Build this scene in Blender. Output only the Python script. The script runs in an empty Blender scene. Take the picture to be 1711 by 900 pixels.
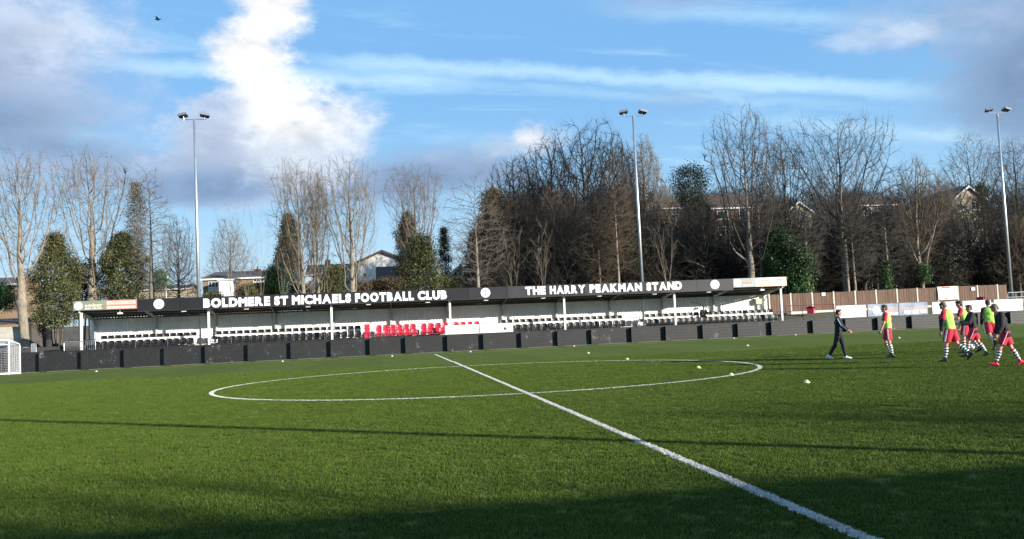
import bpy, bmesh, math, random
import numpy as np
from math import radians, sin, cos, pi, tan
from mathutils import Matrix, Vector

scene = bpy.context.scene
C = scene.collection
random.seed(7)

# ---------------------------------------------------------------- camera
F_PX, IMG_W, IMG_H = 1535.48, 1711.0, 900.0
CAM_H, PITCH, ROLL, YAW = 1.7157, radians(3.4966), radians(2.6315), radians(8.170)
c0, s0 = cos(YAW), sin(YAW)
fwd = Vector((s0*cos(PITCH), c0*cos(PITCH), sin(PITCH)))
rgt0 = Vector((c0, -s0, 0)); up0 = rgt0.cross(fwd)
cam_x = cos(ROLL)*rgt0 - sin(ROLL)*up0
cam_y = sin(ROLL)*rgt0 + cos(ROLL)*up0
cd = bpy.data.cameras.new('camera'); cam = bpy.data.objects.new('camera', cd); C.objects.link(cam)
cd.sensor_width = 36.0; cd.lens = F_PX/IMG_W*36.0; cd.clip_start = 0.1; cd.clip_end = 5000
M = Matrix.Identity(4)
for i in range(3):
    M[i][0], M[i][1], M[i][2] = cam_x[i], cam_y[i], -fwd[i]
M[2][3] = CAM_H
cam.matrix_world = M
scene.camera = cam

def ray(px, py):
    d = cam_x*((px-IMG_W/2)/F_PX) - cam_y*((py-IMG_H/2)/F_PX) + fwd
    return d
def at(px, py, Y):
    """the place at depth Y (metres beyond the near touchline) seen at a pixel of the survey photograph"""
    d = ray(px, py); t = Y/d.y
    return Vector((d.x*t, Y, CAM_H + d.z*t))
def azel(px, py):
    d = ray(px, py).normalized()
    return math.degrees(math.atan2(d.x, d.y)), math.degrees(math.asin(d.z))

# ---------------------------------------------------------------- light
SUN_EL = radians(12.3)
SUN_AZ = math.atan2(0.752, -0.660)          # measured clockwise from +Y
sun_dir = Vector((sin(SUN_AZ)*cos(SUN_EL), cos(SUN_AZ)*cos(SUN_EL), sin(SUN_EL)))
sd = bpy.data.lights.new('sun', 'SUN'); sd.energy = 5.0; sd.angle = radians(0.53); sd.color = (1.0, 0.93, 0.82)
sun = bpy.data.objects.new('sun', sd); C.objects.link(sun)
sun.rotation_euler = (-sun_dir).to_track_quat('-Z', 'Y').to_euler()
sun.location = (60, -60, 40)

vs = scene.view_settings
vs.view_transform = 'Standard'; vs.look = 'None'; vs.gamma = 1.0; vs.use_curve_mapping = False
vs.exposure = 1.05
scene.render.engine = 'CYCLES'
scene.cycles.use_denoising = True

# ---------------------------------------------------------------- sky
SKY_S = 0.075
world = bpy.data.worlds.new('World'); scene.world = world; world.use_nodes = True
nt = world.node_tree; nt.nodes.clear()

class G:
    """tiny node-expression helper"""
    def __init__(s, tree): s.t = tree
    def n(s, typ, **kw):
        nd = s.t.nodes.new(typ)
        for k, v in kw.items(): setattr(nd, k, v)
        return nd
    def put(s, sock, v):
        if hasattr(v, 'is_output') or isinstance(v, bpy.types.NodeSocket): s.t.links.new(v, sock)
        elif v is not None: sock.default_value = v
    def m(s, op, a, b=None, c=None, clamp=False):
        nd = s.n('ShaderNodeMath', operation=op); nd.use_clamp = clamp
        for i, v in enumerate((a, b, c)):
            if v is not None: s.put(nd.inputs[i], v)
        return nd.outputs[0]
    def vm(s, op, a, b=None):
        nd = s.n('ShaderNodeVectorMath', operation=op)
        s.put(nd.inputs[0], a)
        if b is not None: s.put(nd.inputs[1], b)
        return nd.outputs[0]
    def noise(s, vec, scale, detail=4, rough=0.55, dist=0.0):
        nd = s.n('ShaderNodeTexNoise'); s.put(nd.inputs['Vector'], vec)
        nd.inputs['Scale'].default_value = scale; nd.inputs['Detail'].default_value = detail
        nd.inputs['Roughness'].default_value = rough; nd.inputs['Distortion'].default_value = dist
        return nd.outputs[0]
    def ramp(s, v, lo, hi, a=0.0, b=1.0, smooth=True):
        nd = s.n('ShaderNodeMapRange'); nd.interpolation_type = 'SMOOTHSTEP' if smooth else 'LINEAR'
        s.put(nd.inputs[0], v); s.put(nd.inputs[1], lo); s.put(nd.inputs[2], hi); s.put(nd.inputs[3], a); s.put(nd.inputs[4], b)
        return nd.outputs[0]
    def mix(s, f, a, b, blend='MIX'):
        nd = s.n('ShaderNodeMix', data_type='RGBA', blend_type=blend)
        s.put(nd.inputs[0], f); s.put(nd.inputs[6], rgba(a)); s.put(nd.inputs[7], rgba(b))
        return nd.outputs[2]
def rgba(c):
    if isinstance(c, (tuple, list)): return (c[0], c[1], c[2], 1.0)
    return c

def build_sky():
    g = G(nt)
    out = g.n('ShaderNodeOutputWorld'); bg = g.n('ShaderNodeBackground')
    nt.links.new(bg.outputs[0], out.inputs[0]); bg.inputs[1].default_value = SKY_S
    sky = g.n('ShaderNodeTexSky'); sky.sky_type = 'NISHITA'; sky.sun_disc = False
    sky.sun_elevation = SUN_EL; sky.sun_rotation = SUN_AZ; sky.altitude = 100; sky.air_density = 1.0; sky.dust_density = 0.6; sky.ozone_density = 2.0
    d = g.n('ShaderNodeTexCoord').outputs['Generated']
    sep = g.n('ShaderNodeSeparateXYZ'); nt.links.new(d, sep.inputs[0])
    x, y, z = sep.outputs
    deg = 180/pi
    az = g.m('MULTIPLY', g.m('ARCTAN2', x, y), deg)
    el = g.m('MULTIPLY', g.m('ARCSINE', z), deg)
    dv = g.vm('MULTIPLY', d, (1, 1, 1.7))
    n1 = g.noise(dv, 5.0, 5, 0.60, 0.25)          # billows
    n2 = g.noise(dv, 15.0, 6, 0.62, 0.3)
    n4 = g.noise(dv, 44.0, 5, 0.65)
    nf = g.m('ADD', g.m('ADD', g.m('MULTIPLY', n1, 0.42), g.m('MULTIPLY', n2, 0.36)), g.m('MULTIPLY', n4, 0.22))
    nb = g.m('SUBTRACT', nf, 0.5)
    k = 1.0/SKY_S
    def col(r, gg, b): return (r*k, gg*k, b*k)
    # clear air: azure overhead, paler and more cyan low down, on top of the physical sky
    cur = g.mix(0.82, sky.outputs[0], col(0.112, 0.262, 0.475))
    cur = g.mix(g.ramp(el, 1.0, 17.0, 0.72, 0.0), cur, col(0.245, 0.395, 0.49))
    cur = g.mix(g.ramp(el, -1.0, 10.0, 0.70, 0.0), cur, col(0.345, 0.435, 0.490))
    # cirrus streaks: noise drawn out along the horizon
    nrm = ray(1600, 155).cross(ray(700, 110)).normalized()       # the streaks lie along one great circle of the sky
    if nrm.z < 0: nrm = -nrm
    dn = g.n('ShaderNodeVectorMath', operation='DOT_PRODUCT'); nt.links.new(d, dn.inputs[0]); dn.inputs[1].default_value = tuple(nrm)
    e2 = g.m('MULTIPLY', g.m('ARCSINE', dn.outputs['Value']), deg)
    sv = g.n('ShaderNodeCombineXYZ'); nt.links.new(g.m('MULTIPLY', az, 0.055), sv.inputs[0]); nt.links.new(g.m('MULTIPLY', e2, 0.42), sv.inputs[1])
    st = g.noise(sv.outputs[0], 1.2, 8, 0.60, 0.4)
    band = g.ramp(st, 0.50, 0.70)
    hi = g.m('MULTIPLY', g.ramp(el, 4.0, 10.0), 0.34)
    cur = g.mix(g.m('MULTIPLY', band, hi), cur, col(0.31, 0.46, 0.56))
    # long thin band running across the view
    for e0, w, a0, a1, op in ((0.0, 0.75, -3.0, 34.0, 0.50), (-0.9, 0.7, -16.0, 6.0, 0.50), (3.9, 0.8, 16.0, 33.0, 0.30), (-2.3, 0.8, 24.0, 40.0, 0.30), (-1.0, 0.5, 8.0, 30.0, 0.22)):
        q = g.m('DIVIDE', g.m('SUBTRACT', g.m('ADD', e2, g.m('MULTIPLY', nb, 2.6)), e0), w)
        mk = g.ramp(g.m('ABSOLUTE', q), 1.0, 0.0)
        mk = g.m('MULTIPLY', mk, g.m('MULTIPLY', g.ramp(az, a0-4, a0+4), g.ramp(az, a1+4, a1-6)))
        cur = g.mix(g.m('MULTIPLY', mk, op), cur, col(0.36, 0.50, 0.56))
    # broken cumulus all round the horizon outside the view, so the sky goes on
    n3 = g.noise(g.vm('MULTIPLY', d, (1, 1, 2.0)), 2.3, 7, 0.58, 0.2)
    away = g.m('SUBTRACT', 1.0, g.m('MULTIPLY', g.ramp(az, -32, -24), g.ramp(az, 50, 42)))
    up = g.m('MULTIPLY', g.ramp(n3, 0.56, 0.66), g.m('MAXIMUM', away, g.ramp(el, 24, 32)))
    cur = g.mix(g.m('MULTIPLY', up, 0.85), cur, g.mix(g.ramp(n2, 0.38, 0.62), col(0.24, 0.27, 0.34), col(0.46, 0.46, 0.47)))
    # the clouds in view: (px, py, rx px, ry px, noise, softness, opacity, colour)
    W_, GL, GB, GD, LI = (0.50, 0.505, 0.515), (0.345, 0.390, 0.460), (0.178, 0.243, 0.350), (0.120, 0.183, 0.290), (0.250, 0.300, 0.405)
    blobs = [
        (-20, 130, 360, 230, 2.0, 0.7, 0.92, LI), (90, 50, 240, 90, 2.2, 0.8, 0.7, GL), (30, 200, 270, 90, 2.0, 0.8, 0.9, GB), (-40, 195, 220, 80, 2.0, 0.8, 0.85, GD), (-40, 60, 160, 60, 2.2, 0.9, 0.6, GB),
        (250, 285, 360, 60, 2.2, 0.7, 0.9, GB), (640, 300, 300, 55, 2.2, 0.7, 0.85, GB), (620, 318, 220, 34, 2.2, 0.8, 0.7, GD), (90, 245, 200, 36, 2.0, 0.8, 0.8, GD), (560, 330, 260, 40, 2.2, 0.9, 0.5, GB),
        (1735, 100, 230, 210, 2.0, 0.8, 0.92, GB), (1740, 120, 190, 170, 2.0, 0.7, 0.95, GD), (1640, 15, 290, 75, 2.4, 0.9, 0.8, GB), (1150, -10, 260, 45, 2.4, 1.0, 0.6, GB), (1480, 60, 140, 30, 2.4, 0.9, 0.55, GL),
        (1150, 165, 110, 30, 2.2, 1.0, 0.4, GB),
        (760, 278, 270, 60, 2.0, 0.8, 0.95, GB), (760, 296, 230, 40, 2.2, 0.8, 0.7, GD), (690, 292, 160, 34, 2.4, 0.9, 0.7, GD), (900, 236, 95, 48, 3.0, 0.9, 0.9, GL), (895, 226, 60, 32, 3.4, 0.9, 0.8, (0.46, 0.46, 0.50)), (830, 245, 60, 34, 3.0, 0.9, 0.7, GL), (860, 290, 130, 34, 2.0, 0.7, 0.8, GB),
        (440, 250, 235, 120, 2.0, 0.5, 0.95, GL), (525, 215, 150, 95, 2.2, 0.6, 0.9, GL), (345, 240, 105, 115, 2.2, 0.7, 0.8, LI), (370, 300, 240, 60, 2.0, 0.7, 0.9, GB), (340, 315, 190, 40, 2.0, 0.7, 0.85, GD), (505, 265, 140, 70, 2.0, 0.6, 0.75, GL),
        (460, 175, 125, 95, 2.2, 0.80, 1.0, W_), (412, 92, 115, 84, 2.3, 0.62, 1.0, W_), (448, 15, 92, 84, 2.3, 0.62, 1.0, W_), (505, 215, 120, 60, 2.4, 0.7, 0.8, W_), (500, 250, 130, 60, 2.6, 0.9, 0.55, GL), (380, 180, 60, 60, 2.8, 0.9, 0.5, LI),
    ]
    ppd = F_PX*pi/180
    for (px, py, rx, ry, na, soft, op, cc) in blobs:
        a0, e0 = azel(px, py)
        ex = g.m('POWER', g.m('DIVIDE', g.m('SUBTRACT', az, a0), rx/ppd), 2.0)
        # bottoms are flatter than tops
        dz = g.m('DIVIDE', g.m('SUBTRACT', el, e0), ry/ppd)
        ey = g.m('MULTIPLY', dz, dz)
        r = g.m('SUBTRACT', 1.0, g.m('SQRT', g.m('ADD', ex, ey)))
        v = g.m('ADD', r, g.m('MULTIPLY', nb, na))
        mk = g.m('MULTIPLY', g.ramp(v, 0.12, 0.12+soft), op)
        sh = g.ramp(g.m('ADD', g.m('MULTIPLY', n2, 0.7), g.m('MULTIPLY', n4, 0.3)), 0.34, 0.62, 0.80, 1.12, False)
        cn = g.n('ShaderNodeVectorMath', operation='SCALE'); cn.inputs[0].default_value = col(*cc); nt.links.new(sh, cn.inputs['Scale'])
        cur = g.mix(mk, cur, cn.outputs[0])
    nt.links.new(cur, bg.inputs[0])
build_sky()
world.cycles.sampling_method = 'MANUAL'; world.cycles.sample_map_resolution = 256
# ---------------------------------------------------------------- helpers
def tag(o, label=None, cat=None, group=None, kind=None):
    if label: o['label'] = label
    if cat: o['category'] = cat
    if group: o['group'] = group
    if kind: o['kind'] = kind
    return o
def empty(name, loc=(0, 0, 0), rz=0.0):
    o = bpy.data.objects.new(name, None); C.objects.link(o); o.location = loc; o.rotation_euler = (0, 0, rz); o.empty_display_size = 0.3
    return o
def mesh_obj(name, me, mats, parent=None, loc=None, smooth=False):
    o = bpy.data.objects.new(name, me); C.objects.link(o)
    if mats is not None:
        for m_ in (mats if isinstance(mats, (list, tuple)) else [mats]): me.materials.append(m_)
    if parent is not None: o.parent = parent
    if loc is not None: o.location = loc
    if smooth: me.polygons.foreach_set('use_smooth', [True]*len(me.polygons))
    return o
def copy_tree(o, parent=None):
    c = o.copy(); C.objects.link(c); c.parent = parent
    for ch in list(o.children): copy_tree(ch, c)
    return c

class MB:
    def __init__(s): s.v = []; s.f = []; s.mi = []
    def face(s, idx, m=0): s.f.append(tuple(idx)); s.mi.append(m)
    def box(s, x0, x1, y0, y1, z0, z1, m=0):
        b = len(s.v)
        s.v += [(x0, y0, z0), (x1, y0, z0), (x1, y1, z0), (x0, y1, z0), (x0, y0, z1), (x1, y0, z1), (x1, y1, z1), (x0, y1, z1)]
        for q in ((3, 2, 1, 0), (4, 5, 6, 7), (0, 1, 5, 4), (1, 2, 6, 5), (2, 3, 7, 6), (3, 0, 4, 7)): s.face([b+i for i in q], m)
        return s
    def cbox(s, c, dx, dy, dz, m=0): return s.box(c[0]-dx/2, c[0]+dx/2, c[1]-dy/2, c[1]+dy/2, c[2]-dz/2, c[2]+dz/2, m)
    def bar(s, a, b, w, h=None, m=0):
        """rectangular bar between two points"""
        h = w if h is None else h
        a, b = Vector(a), Vector(b); t = (b-a).normalized()
        ref = Vector((0, 0, 1)) if abs(t.z) < 0.95 else Vector((0, 1, 0))
        u = t.cross(ref).normalized(); n = u.cross(t)
        i0 = len(s.v)
        for p in (a, b):
            for su, sn in ((-1, -1), (1, -1), (1, 1), (-1, 1)): s.v.append(tuple(p+u*su*w/2+n*sn*h/2))
        for q in ((0, 1, 2, 3), (7, 6, 5, 4), (0, 4, 5, 1), (1, 5, 6, 2), (2, 6, 7, 3), (3, 7, 4, 0)): s.face([i0+i for i in q], m)
        return s
    def tube(s, pts, r, k=8, m=0, cap=True):
        pts = [Vector(p) for p in pts]; n = len(pts)
        rr = r if isinstance(r, (list, tuple)) else [r]*n
        i0 = len(s.v); u = None
        for i, p in enumerate(pts):
            t = (pts[min(i+1, n-1)]-pts[max(i-1, 0)]).normalized()
            if u is None:
                ref = Vector((0, 0, 1)) if abs(t.z) < 0.9 else Vector((1, 0, 0))
                u = t.cross(ref).normalized()
            else: u = (u-t*u.dot(t)).normalized()
            w = t.cross(u)
            for j in range(k):
                a = 2*pi*j/k; s.v.append(tuple(p+(u*cos(a)+w*sin(a))*rr[i]))
        for i in range(n-1):
            for j in range(k):
                j2 = (j+1) % k
                s.face((i0+i*k+j, i0+i*k+j2, i0+(i+1)*k+j2, i0+(i+1)*k+j), m)
        if cap:
            s.face([i0+j for j in range(k)][::-1], m); s.face([i0+(n-1)*k+j for j in range(k)], m)
        return s
    def prism(s, poly, axis, a0, a1, m=0):
        """extrude a 2D polygon; axis 'x' (poly = y,z), 'y' (poly = x,z), 'z' (poly = x,y)"""
        i0 = len(s.v); n = len(poly)
        for a in (a0, a1):
            for (p, q) in poly:
                s.v.append({'x': (a, p, q), 'y': (p, a, q), 'z': (p, q, a)}[axis])
        s.face([i0+i for i in range(n)][::-1], m); s.face([i0+n+i for i in range(n)], m)
        for i in range(n):
            j = (i+1) % n; s.face((i0+i, i0+j, i0+n+j, i0+n+i), m)
        return s
    def lathe(s, prof, k=16, c=(0, 0, 0), m=0):
        i0 = len(s.v); n = len(prof)
        for (r, z) in prof:
            for j in range(k):
                a = 2*pi*j/k; s.v.append((c[0]+r*cos(a), c[1]+r*sin(a), c[2]+z))
        for i in range(n-1):
            for j in range(k):
                j2 = (j+1) % k; s.face((i0+i*k+j, i0+i*k+j2, i0+(i+1)*k+j2, i0+(i+1)*k+j), m)
        s.face([i0+j for j in range(k)][::-1], m); s.face([i0+(n-1)*k+j for j in range(k)], m)
        return s
    def grid(s, P, m=0):
        """P: rows of points"""
        i0 = len(s.v); R = len(P); K = len(P[0])
        for row in P: s.v += [tuple(p) for p in row]
        for i in range(R-1):
            for j in range(K-1): s.face((i0+i*K+j, i0+i*K+j+1, i0+(i+1)*K+j+1, i0+(i+1)*K+j), m)
        return s
    def mesh(s, name):
        me = bpy.data.meshes.new(name); me.from_pydata(s.v, [], s.f)
        me.polygons.foreach_set('material_index', s.mi)
        bm = bmesh.new(); bm.from_mesh(me); bmesh.ops.recalc_face_normals(bm, faces=bm.faces); bm.to_mesh(me); bm.free()
        me.update(); return me
    def build(s, name, mats, parent=None, loc=None, smooth=False, bevel=0.0):
        o = mesh_obj(name, s.mesh(name), mats, parent, loc, smooth)
        if bevel:
            md = o.modifiers.new('bevel', 'BEVEL'); md.width = bevel; md.segments = 2; md.limit_method = 'ANGLE'
        return o

def np_mesh(name, verts, quads):
    me = bpy.data.meshes.new(name)
    verts = np.asarray(verts, dtype=np.float32); quads = np.asarray(quads, dtype=np.int32)
    nq, k = quads.shape
    me.vertices.add(len(verts)); me.vertices.foreach_set('co', verts.ravel())
    me.loops.add(nq*k); me.loops.foreach_set('vertex_index', quads.ravel())
    me.polygons.add(nq); me.polygons.foreach_set('loop_start', np.arange(0, nq*k, k, dtype=np.int32))
    me.polygons.foreach_set('loop_total', np.full(nq, k, dtype=np.int32))
    me.update(calc_edges=True); me.validate()
    return me

# ---------------------------------------------------------------- materials
def lin(r, g, b):
    f = lambda c: (c/255/12.92) if c <= 10 else ((c/255+0.055)/1.055)**2.4
    return (f(r), f(g), f(b))
MATS = {}
def mat(name, col, rough=0.7, var=0.15, scale=6.0, bump=0.0, bscale=40.0, metal=0.0, spec=0.35, coat=0.0, detail=5, island=0.0, col2=None, stretch=(1, 1, 1)):
    if name in MATS: return MATS[name]
    m_ = bpy.data.materials.new(name); m_.use_nodes = True
    t = m_.node_tree; g = G(t); b = t.nodes['Principled BSDF']
    co = g.n('ShaderNodeTexCoord').outputs['Object']
    vec = g.vm('MULTIPLY', co, stretch)
    n = g.noise(vec, scale, detail, 0.6)
    f = g.ramp(n, 0.3, 0.7, 0.0, 1.0, False)
    lo = tuple(c*(1-var) for c in col); hi = tuple(min(1, c*(1+var)) for c in col)
    if col2: hi = col2
    cc = g.mix(f, lo, hi)
    if island:
        rnd = g.n('ShaderNodeNewGeometry').outputs['Random Per Island']
        hsv = g.n('ShaderNodeHueSaturation'); t.links.new(cc, hsv.inputs['Color'])
        t.links.new(g.ramp(rnd, 0, 1, 1-island, 1+island, False), hsv.inputs['Value']); cc = hsv.outputs[0]
    t.links.new(cc, b.inputs['Base Color'])
    b.inputs['Roughness'].default_value = rough; b.inputs['Metallic'].default_value = metal
    b.inputs['Specular IOR Level'].default_value = spec
    if coat: b.inputs['Coat Weight'].default_value = coat
    if bump:
        bn = g.n('ShaderNodeBump'); bn.inputs['Strength'].default_value = bump; bn.inputs['Distance'].default_value = 0.02
        t.links.new(g.noise(vec, bscale, 4, 0.6), bn.inputs['Height']); t.links.new(bn.outputs[0], b.inputs['Normal'])
    MATS[name] = m_
    return m_

M_white = mat('white_painted_steel', (0.78, 0.78, 0.76), 0.45, 0.06, 2.0)
M_cladding = mat('white_cladding', (0.82, 0.81, 0.78), 0.5, 0.07, 0.8, stretch=(1, 1, 0.3))
M_grey_steel = mat('grey_painted_steel', (0.42, 0.42, 0.41), 0.5, 0.12, 3.0)
M_dark_steel = mat('dark_steel', (0.035, 0.035, 0.037), 0.45, 0.2, 4.0)
M_galv = mat('galvanised_steel', (0.46, 0.48, 0.50), 0.38, 0.12, 2.5, metal=0.75, spec=0.5)
M_roof_sheet = mat('roof_sheeting', (0.055, 0.052, 0.048), 0.55, 0.12, 1.5)
M_black_sign = mat('black_fascia', (0.016, 0.016, 0.018), 0.42, 0.15, 0.7)
M_letter = mat('white_lettering', (0.82, 0.82, 0.82), 0.5, 0.02, 3.0)
M_concrete = mat('concrete', (0.36, 0.34, 0.30), 0.85, 0.2, 2.0, 0.3, 30)
M_conc_post = mat('pale_concrete_post', (0.50, 0.47, 0.41), 0.85, 0.14, 3.0, 0.2, 30)
M_seat_black = mat('black_plastic_seat', (0.011, 0.011, 0.012), 0.42, 0.2, 5.0, spec=0.35)
M_seat_white = mat('white_plastic_seat', (0.72, 0.72, 0.70), 0.35, 0.05, 5.0, spec=0.5)
M_seat_red = mat('red_plastic_seat', (0.42, 0.015, 0.04), 0.34, 0.2, 5.0, spec=0.5)
M_red_box = mat('red_plastic_bin', (0.48, 0.02, 0.05), 0.4, 0.12, 5.0, spec=0.5)
M_boards = mat('brown_fence_boards', (0.122, 0.074, 0.050), 0.8, 0.34, 3.0, 0.3, 60, stretch=(6, 6, 0.5), island=0.16)
M_glass = mat('window_glass', (0.03, 0.035, 0.04), 0.08, 0.1, 1.0, spec=0.6)
M_upvc = mat('white_window_frame', (0.58, 0.58, 0.57), 0.5, 0.05, 2.0)
M_brick = mat('red_brick', (0.15, 0.062, 0.042), 0.85, 0.25, 6.0, 0.3, 30)
M_buff = mat('buff_brick', (0.20, 0.14, 0.09), 0.85, 0.22, 6.0, 0.3, 30)
M_cream = mat('cream_render', (0.34, 0.29, 0.20), 0.85, 0.12, 2.0)
M_white_render = mat('white_render', (0.66, 0.65, 0.62), 0.85, 0.06, 1.0)
M_tile = mat('brown_roof_tile', (0.075, 0.055, 0.042), 0.85, 0.35, 3.0, 0.4, 12)
M_tile_grey = mat('grey_roof_tile', (0.085, 0.075, 0.068), 0.85, 0.3, 3.0, 0.4, 12)
M_tile_red = mat('red_roof_tile', (0.095, 0.058, 0.040), 0.85, 0.3, 3.0, 0.4, 12)
M_rubber = mat('tyre_rubber', (0.02, 0.02, 0.02), 0.8, 0.1)
M_ad_white = mat('white_advert_board', (0.76, 0.76, 0.74), 0.5, 0.05, 0.8)
M_ad_grey = mat('faded_grey_print', (0.15, 0.15, 0.16), 0.6, 0.1)
M_ad_dark = mat('dark_print', (0.06, 0.06, 0.07), 0.6, 0.1)
M_ad_blue = mat('blue_grey_banner', (0.09, 0.13, 0.22), 0.55, 0.3, 1.1, col2=(0.34, 0.38, 0.46))
M_orange = mat('orange_print', (0.62, 0.30, 0.14), 0.6, 0.1)
M_pink = mat('faded_red_sign', (0.42, 0.19, 0.17), 0.5, 0.1, 1.0)
M_pale_pink = mat('pale_peach_sign', (0.72, 0.56, 0.46), 0.5, 0.08, 1.0)
M_sign_green = mat('green_sign', (0.20, 0.21, 0.19), 0.5, 0.2, 1.0, col2=(0.20, 0.25, 0.16))
M_sign_grey = mat('grey_sign', (0.30, 0.31, 0.32), 0.5, 0.1, 1.0)
M_cream_print = mat('cream_print', (0.76, 0.68, 0.52), 0.6, 0.04)
# ---------------------------------------------------------------- ground
def sstep(a, b, x):
    t = max(0.0, min(1.0, (x-a)/(b-a))); return t*t*(3-2*t)
def terrain_z(X, Y):
    if Y < 68.85: return -0.06
    z = 0.9
    side = sstep(32.5, 34.5, X) + sstep(-23.0, -26.0, X)
    z += 0.75*side*sstep(70.5, 75.0, Y)
    z += 0.75*(1-side)*sstep(74.3, 76.0, Y)
    hill = sstep(80, 128, Y)*sstep(4, 40, X)*8.5 + sstep(135, 180, Y)*sstep(0, 50, X)*7
    z += hill + sstep(85, 140, Y)*1.2*(1-sstep(0, 30, X))
    z += sstep(180, 420, Y)*5
    return z
def build_terrain():
    xs = sorted(set([-900, -600, -400, -250, -180, -140] + list(range(-110, 130, 4)) + [150, 180, 220, 300, 450, 700, 1000]))
    ys = sorted(set([-900, -300, -100, -30, 10, 40, 68.84, 68.86, 70.4, 71.5, 73, 74.2, 75, 76, 78] + list(range(80, 190, 5)) + [200, 230, 280, 340, 420, 600, 1000, 2000]))
    P = [[(x, y, terrain_z(x, y)) for x in xs] for y in ys]
    o = MB().grid(P).build('terrain', None); tag(o, kind='structure')
    m_ = bpy.data.materials.new('ground_cover'); m_.use_nodes = True; t = m_.node_tree; g = G(t); b = t.nodes['Principled BSDF']
    co = g.n('ShaderNodeTexCoord').outputs['Object']
    n = g.noise(co, 0.35, 6, 0.65); n2 = g.noise(co, 5.0, 5, 0.65)
    c = g.mix(g.ramp(n, 0.35, 0.65), (0.075, 0.060, 0.040), (0.055, 0.070, 0.026))
    c = g.mix(g.ramp(n2, 0.35, 0.7), c, (0.11, 0.09, 0.06)); t.links.new(c, b.inputs['Base Color']); b.inputs['Roughness'].default_value = 0.95
    bn = g.n('ShaderNodeBump'); bn.inputs['Strength'].default_value = 0.6; bn.inputs['Distance'].default_value = 0.1; t.links.new(n2, bn.inputs['Height']); t.links.new(bn.outputs[0], b.inputs['Normal'])
    o.data.materials.append(m_)
build_terrain()

def turf_material(name, base, line=False):
    m_ = bpy.data.materials.new(name); m_.use_nodes = True; t = m_.node_tree; g = G(t); b = t.nodes['Principled BSDF']
    co = g.n('ShaderNodeTexCoord').outputs['Object']
    fine = g.noise(co, 70.0, 3, 0.7); mid = g.noise(co, 9.0, 4, 0.6); big = g.noise(co, 0.30, 4, 0.6)
    lo = tuple(c*(0.8 if line else 0.62) for c in base); hi = tuple(min(0.85, c*(1.1 if line else 1.42)) for c in base)
    c = g.mix(g.ramp(fine, 0.30, 0.70, 0, 1, False), lo, hi)
    c = g.mix(g.m('MULTIPLY', g.ramp(mid, 0.40, 0.68), 0.30), c, tuple(q*w for q, w in zip(base, (1.45, 1.15, 0.9))))
    c = g.mix(g.m('MULTIPLY', g.ramp(big, 0.38, 0.66), 0.28), c, tuple(q*w for q, w in zip(base, (0.72, 0.78, 0.75))))
    if not line:                                                 # rolls of turf laid side by side, pile brushed alternately
        sx_ = g.n('ShaderNodeSeparateXYZ'); t.links.new(co, sx_.inputs[0])
        wob = g.m('ADD', sx_.outputs[0], g.m('MULTIPLY', g.noise(co, 0.6, 2, 0.5), 0.10))
        roll = g.m('FLOORED_MODULO', g.m('DIVIDE', wob, 4.0), 2.0)
        c = g.mix(g.m('MULTIPLY', g.m('GREATER_THAN', roll, 1.0), 0.16), c, tuple(q*0.45 for q in base))
        wear = g.ramp(g.noise(co, 0.9, 6, 0.7), 0.52, 0.72)
        c = g.mix(g.m('MULTIPLY', wear, 0.30), c, (0.075, 0.092, 0.020))
    t.links.new(c, b.inputs['Base Color'])
    b.inputs['Roughness'].default_value = 0.75; b.inputs['Specular IOR Level'].default_value = 0.02
    b.inputs['Sheen Weight'].default_value = 0.0 if line else 0.0; b.inputs['Sheen Roughness'].default_value = 0.45; b.inputs['Sheen Tint'].default_value = (0.75, 0.85, 0.40, 1)
    bn = g.n('ShaderNodeBump'); bn.inputs['Strength'].default_value = 1.0; bn.inputs['Distance'].default_value = 0.035
    h = g.m('ADD', g.m('MULTIPLY', fine, 0.8), g.m('MULTIPLY', mid, 0.9))
    t.links.new(h, bn.inputs['Height']); t.links.new(bn.outputs[0], b.inputs['Normal'])
    return m_
M_turf = turf_material('artificial_turf', (0.112, 0.142, 0.034))
M_line = turf_material('white_turf_line', (0.80, 0.77, 0.72), True)
CX, CY, FAR, NEAR = 3.569, 31.92, 63.6, 0.25
o = MB().grid([[(x, y, 0.0) for x in np.linspace(-70, 90, 41)] for y in np.linspace(-7.5, 68.72, 20)]).build('pitch', M_turf); tag(o, kind='structure')
# painted lines, sheets 4 mm above the turf, each a separate part of the pitch
pitch = o
def line_rect(x0, x1, y0, y1, z=0.004):
    MB().grid([[(x0, y0, z), (x1, y0, z)], [(x0, y1, z), (x1, y1, z)]]).build('line', M_line, pitch)
line_rect(CX-0.114, CX+0.014, NEAR, FAR-0.1)
line_rect(-48, 55, FAR-0.1, FAR); line_rect(-48, 55, NEAR-0.1, NEAR-0.002)
R = 9.15; K = 160
MB().grid([[(CX+r*cos(2*pi*i/K), CY+r*sin(2*pi*i/K), 0.008) for i in range(K+1)] for r in (R-0.072, R+0.072)]).build('line', M_line, pitch)
MB().lathe([(0.11, 0.0), (0.11, 0.0005)], 20, (CX, CY, 0.012)).build('line', M_line, pitch)
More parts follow.
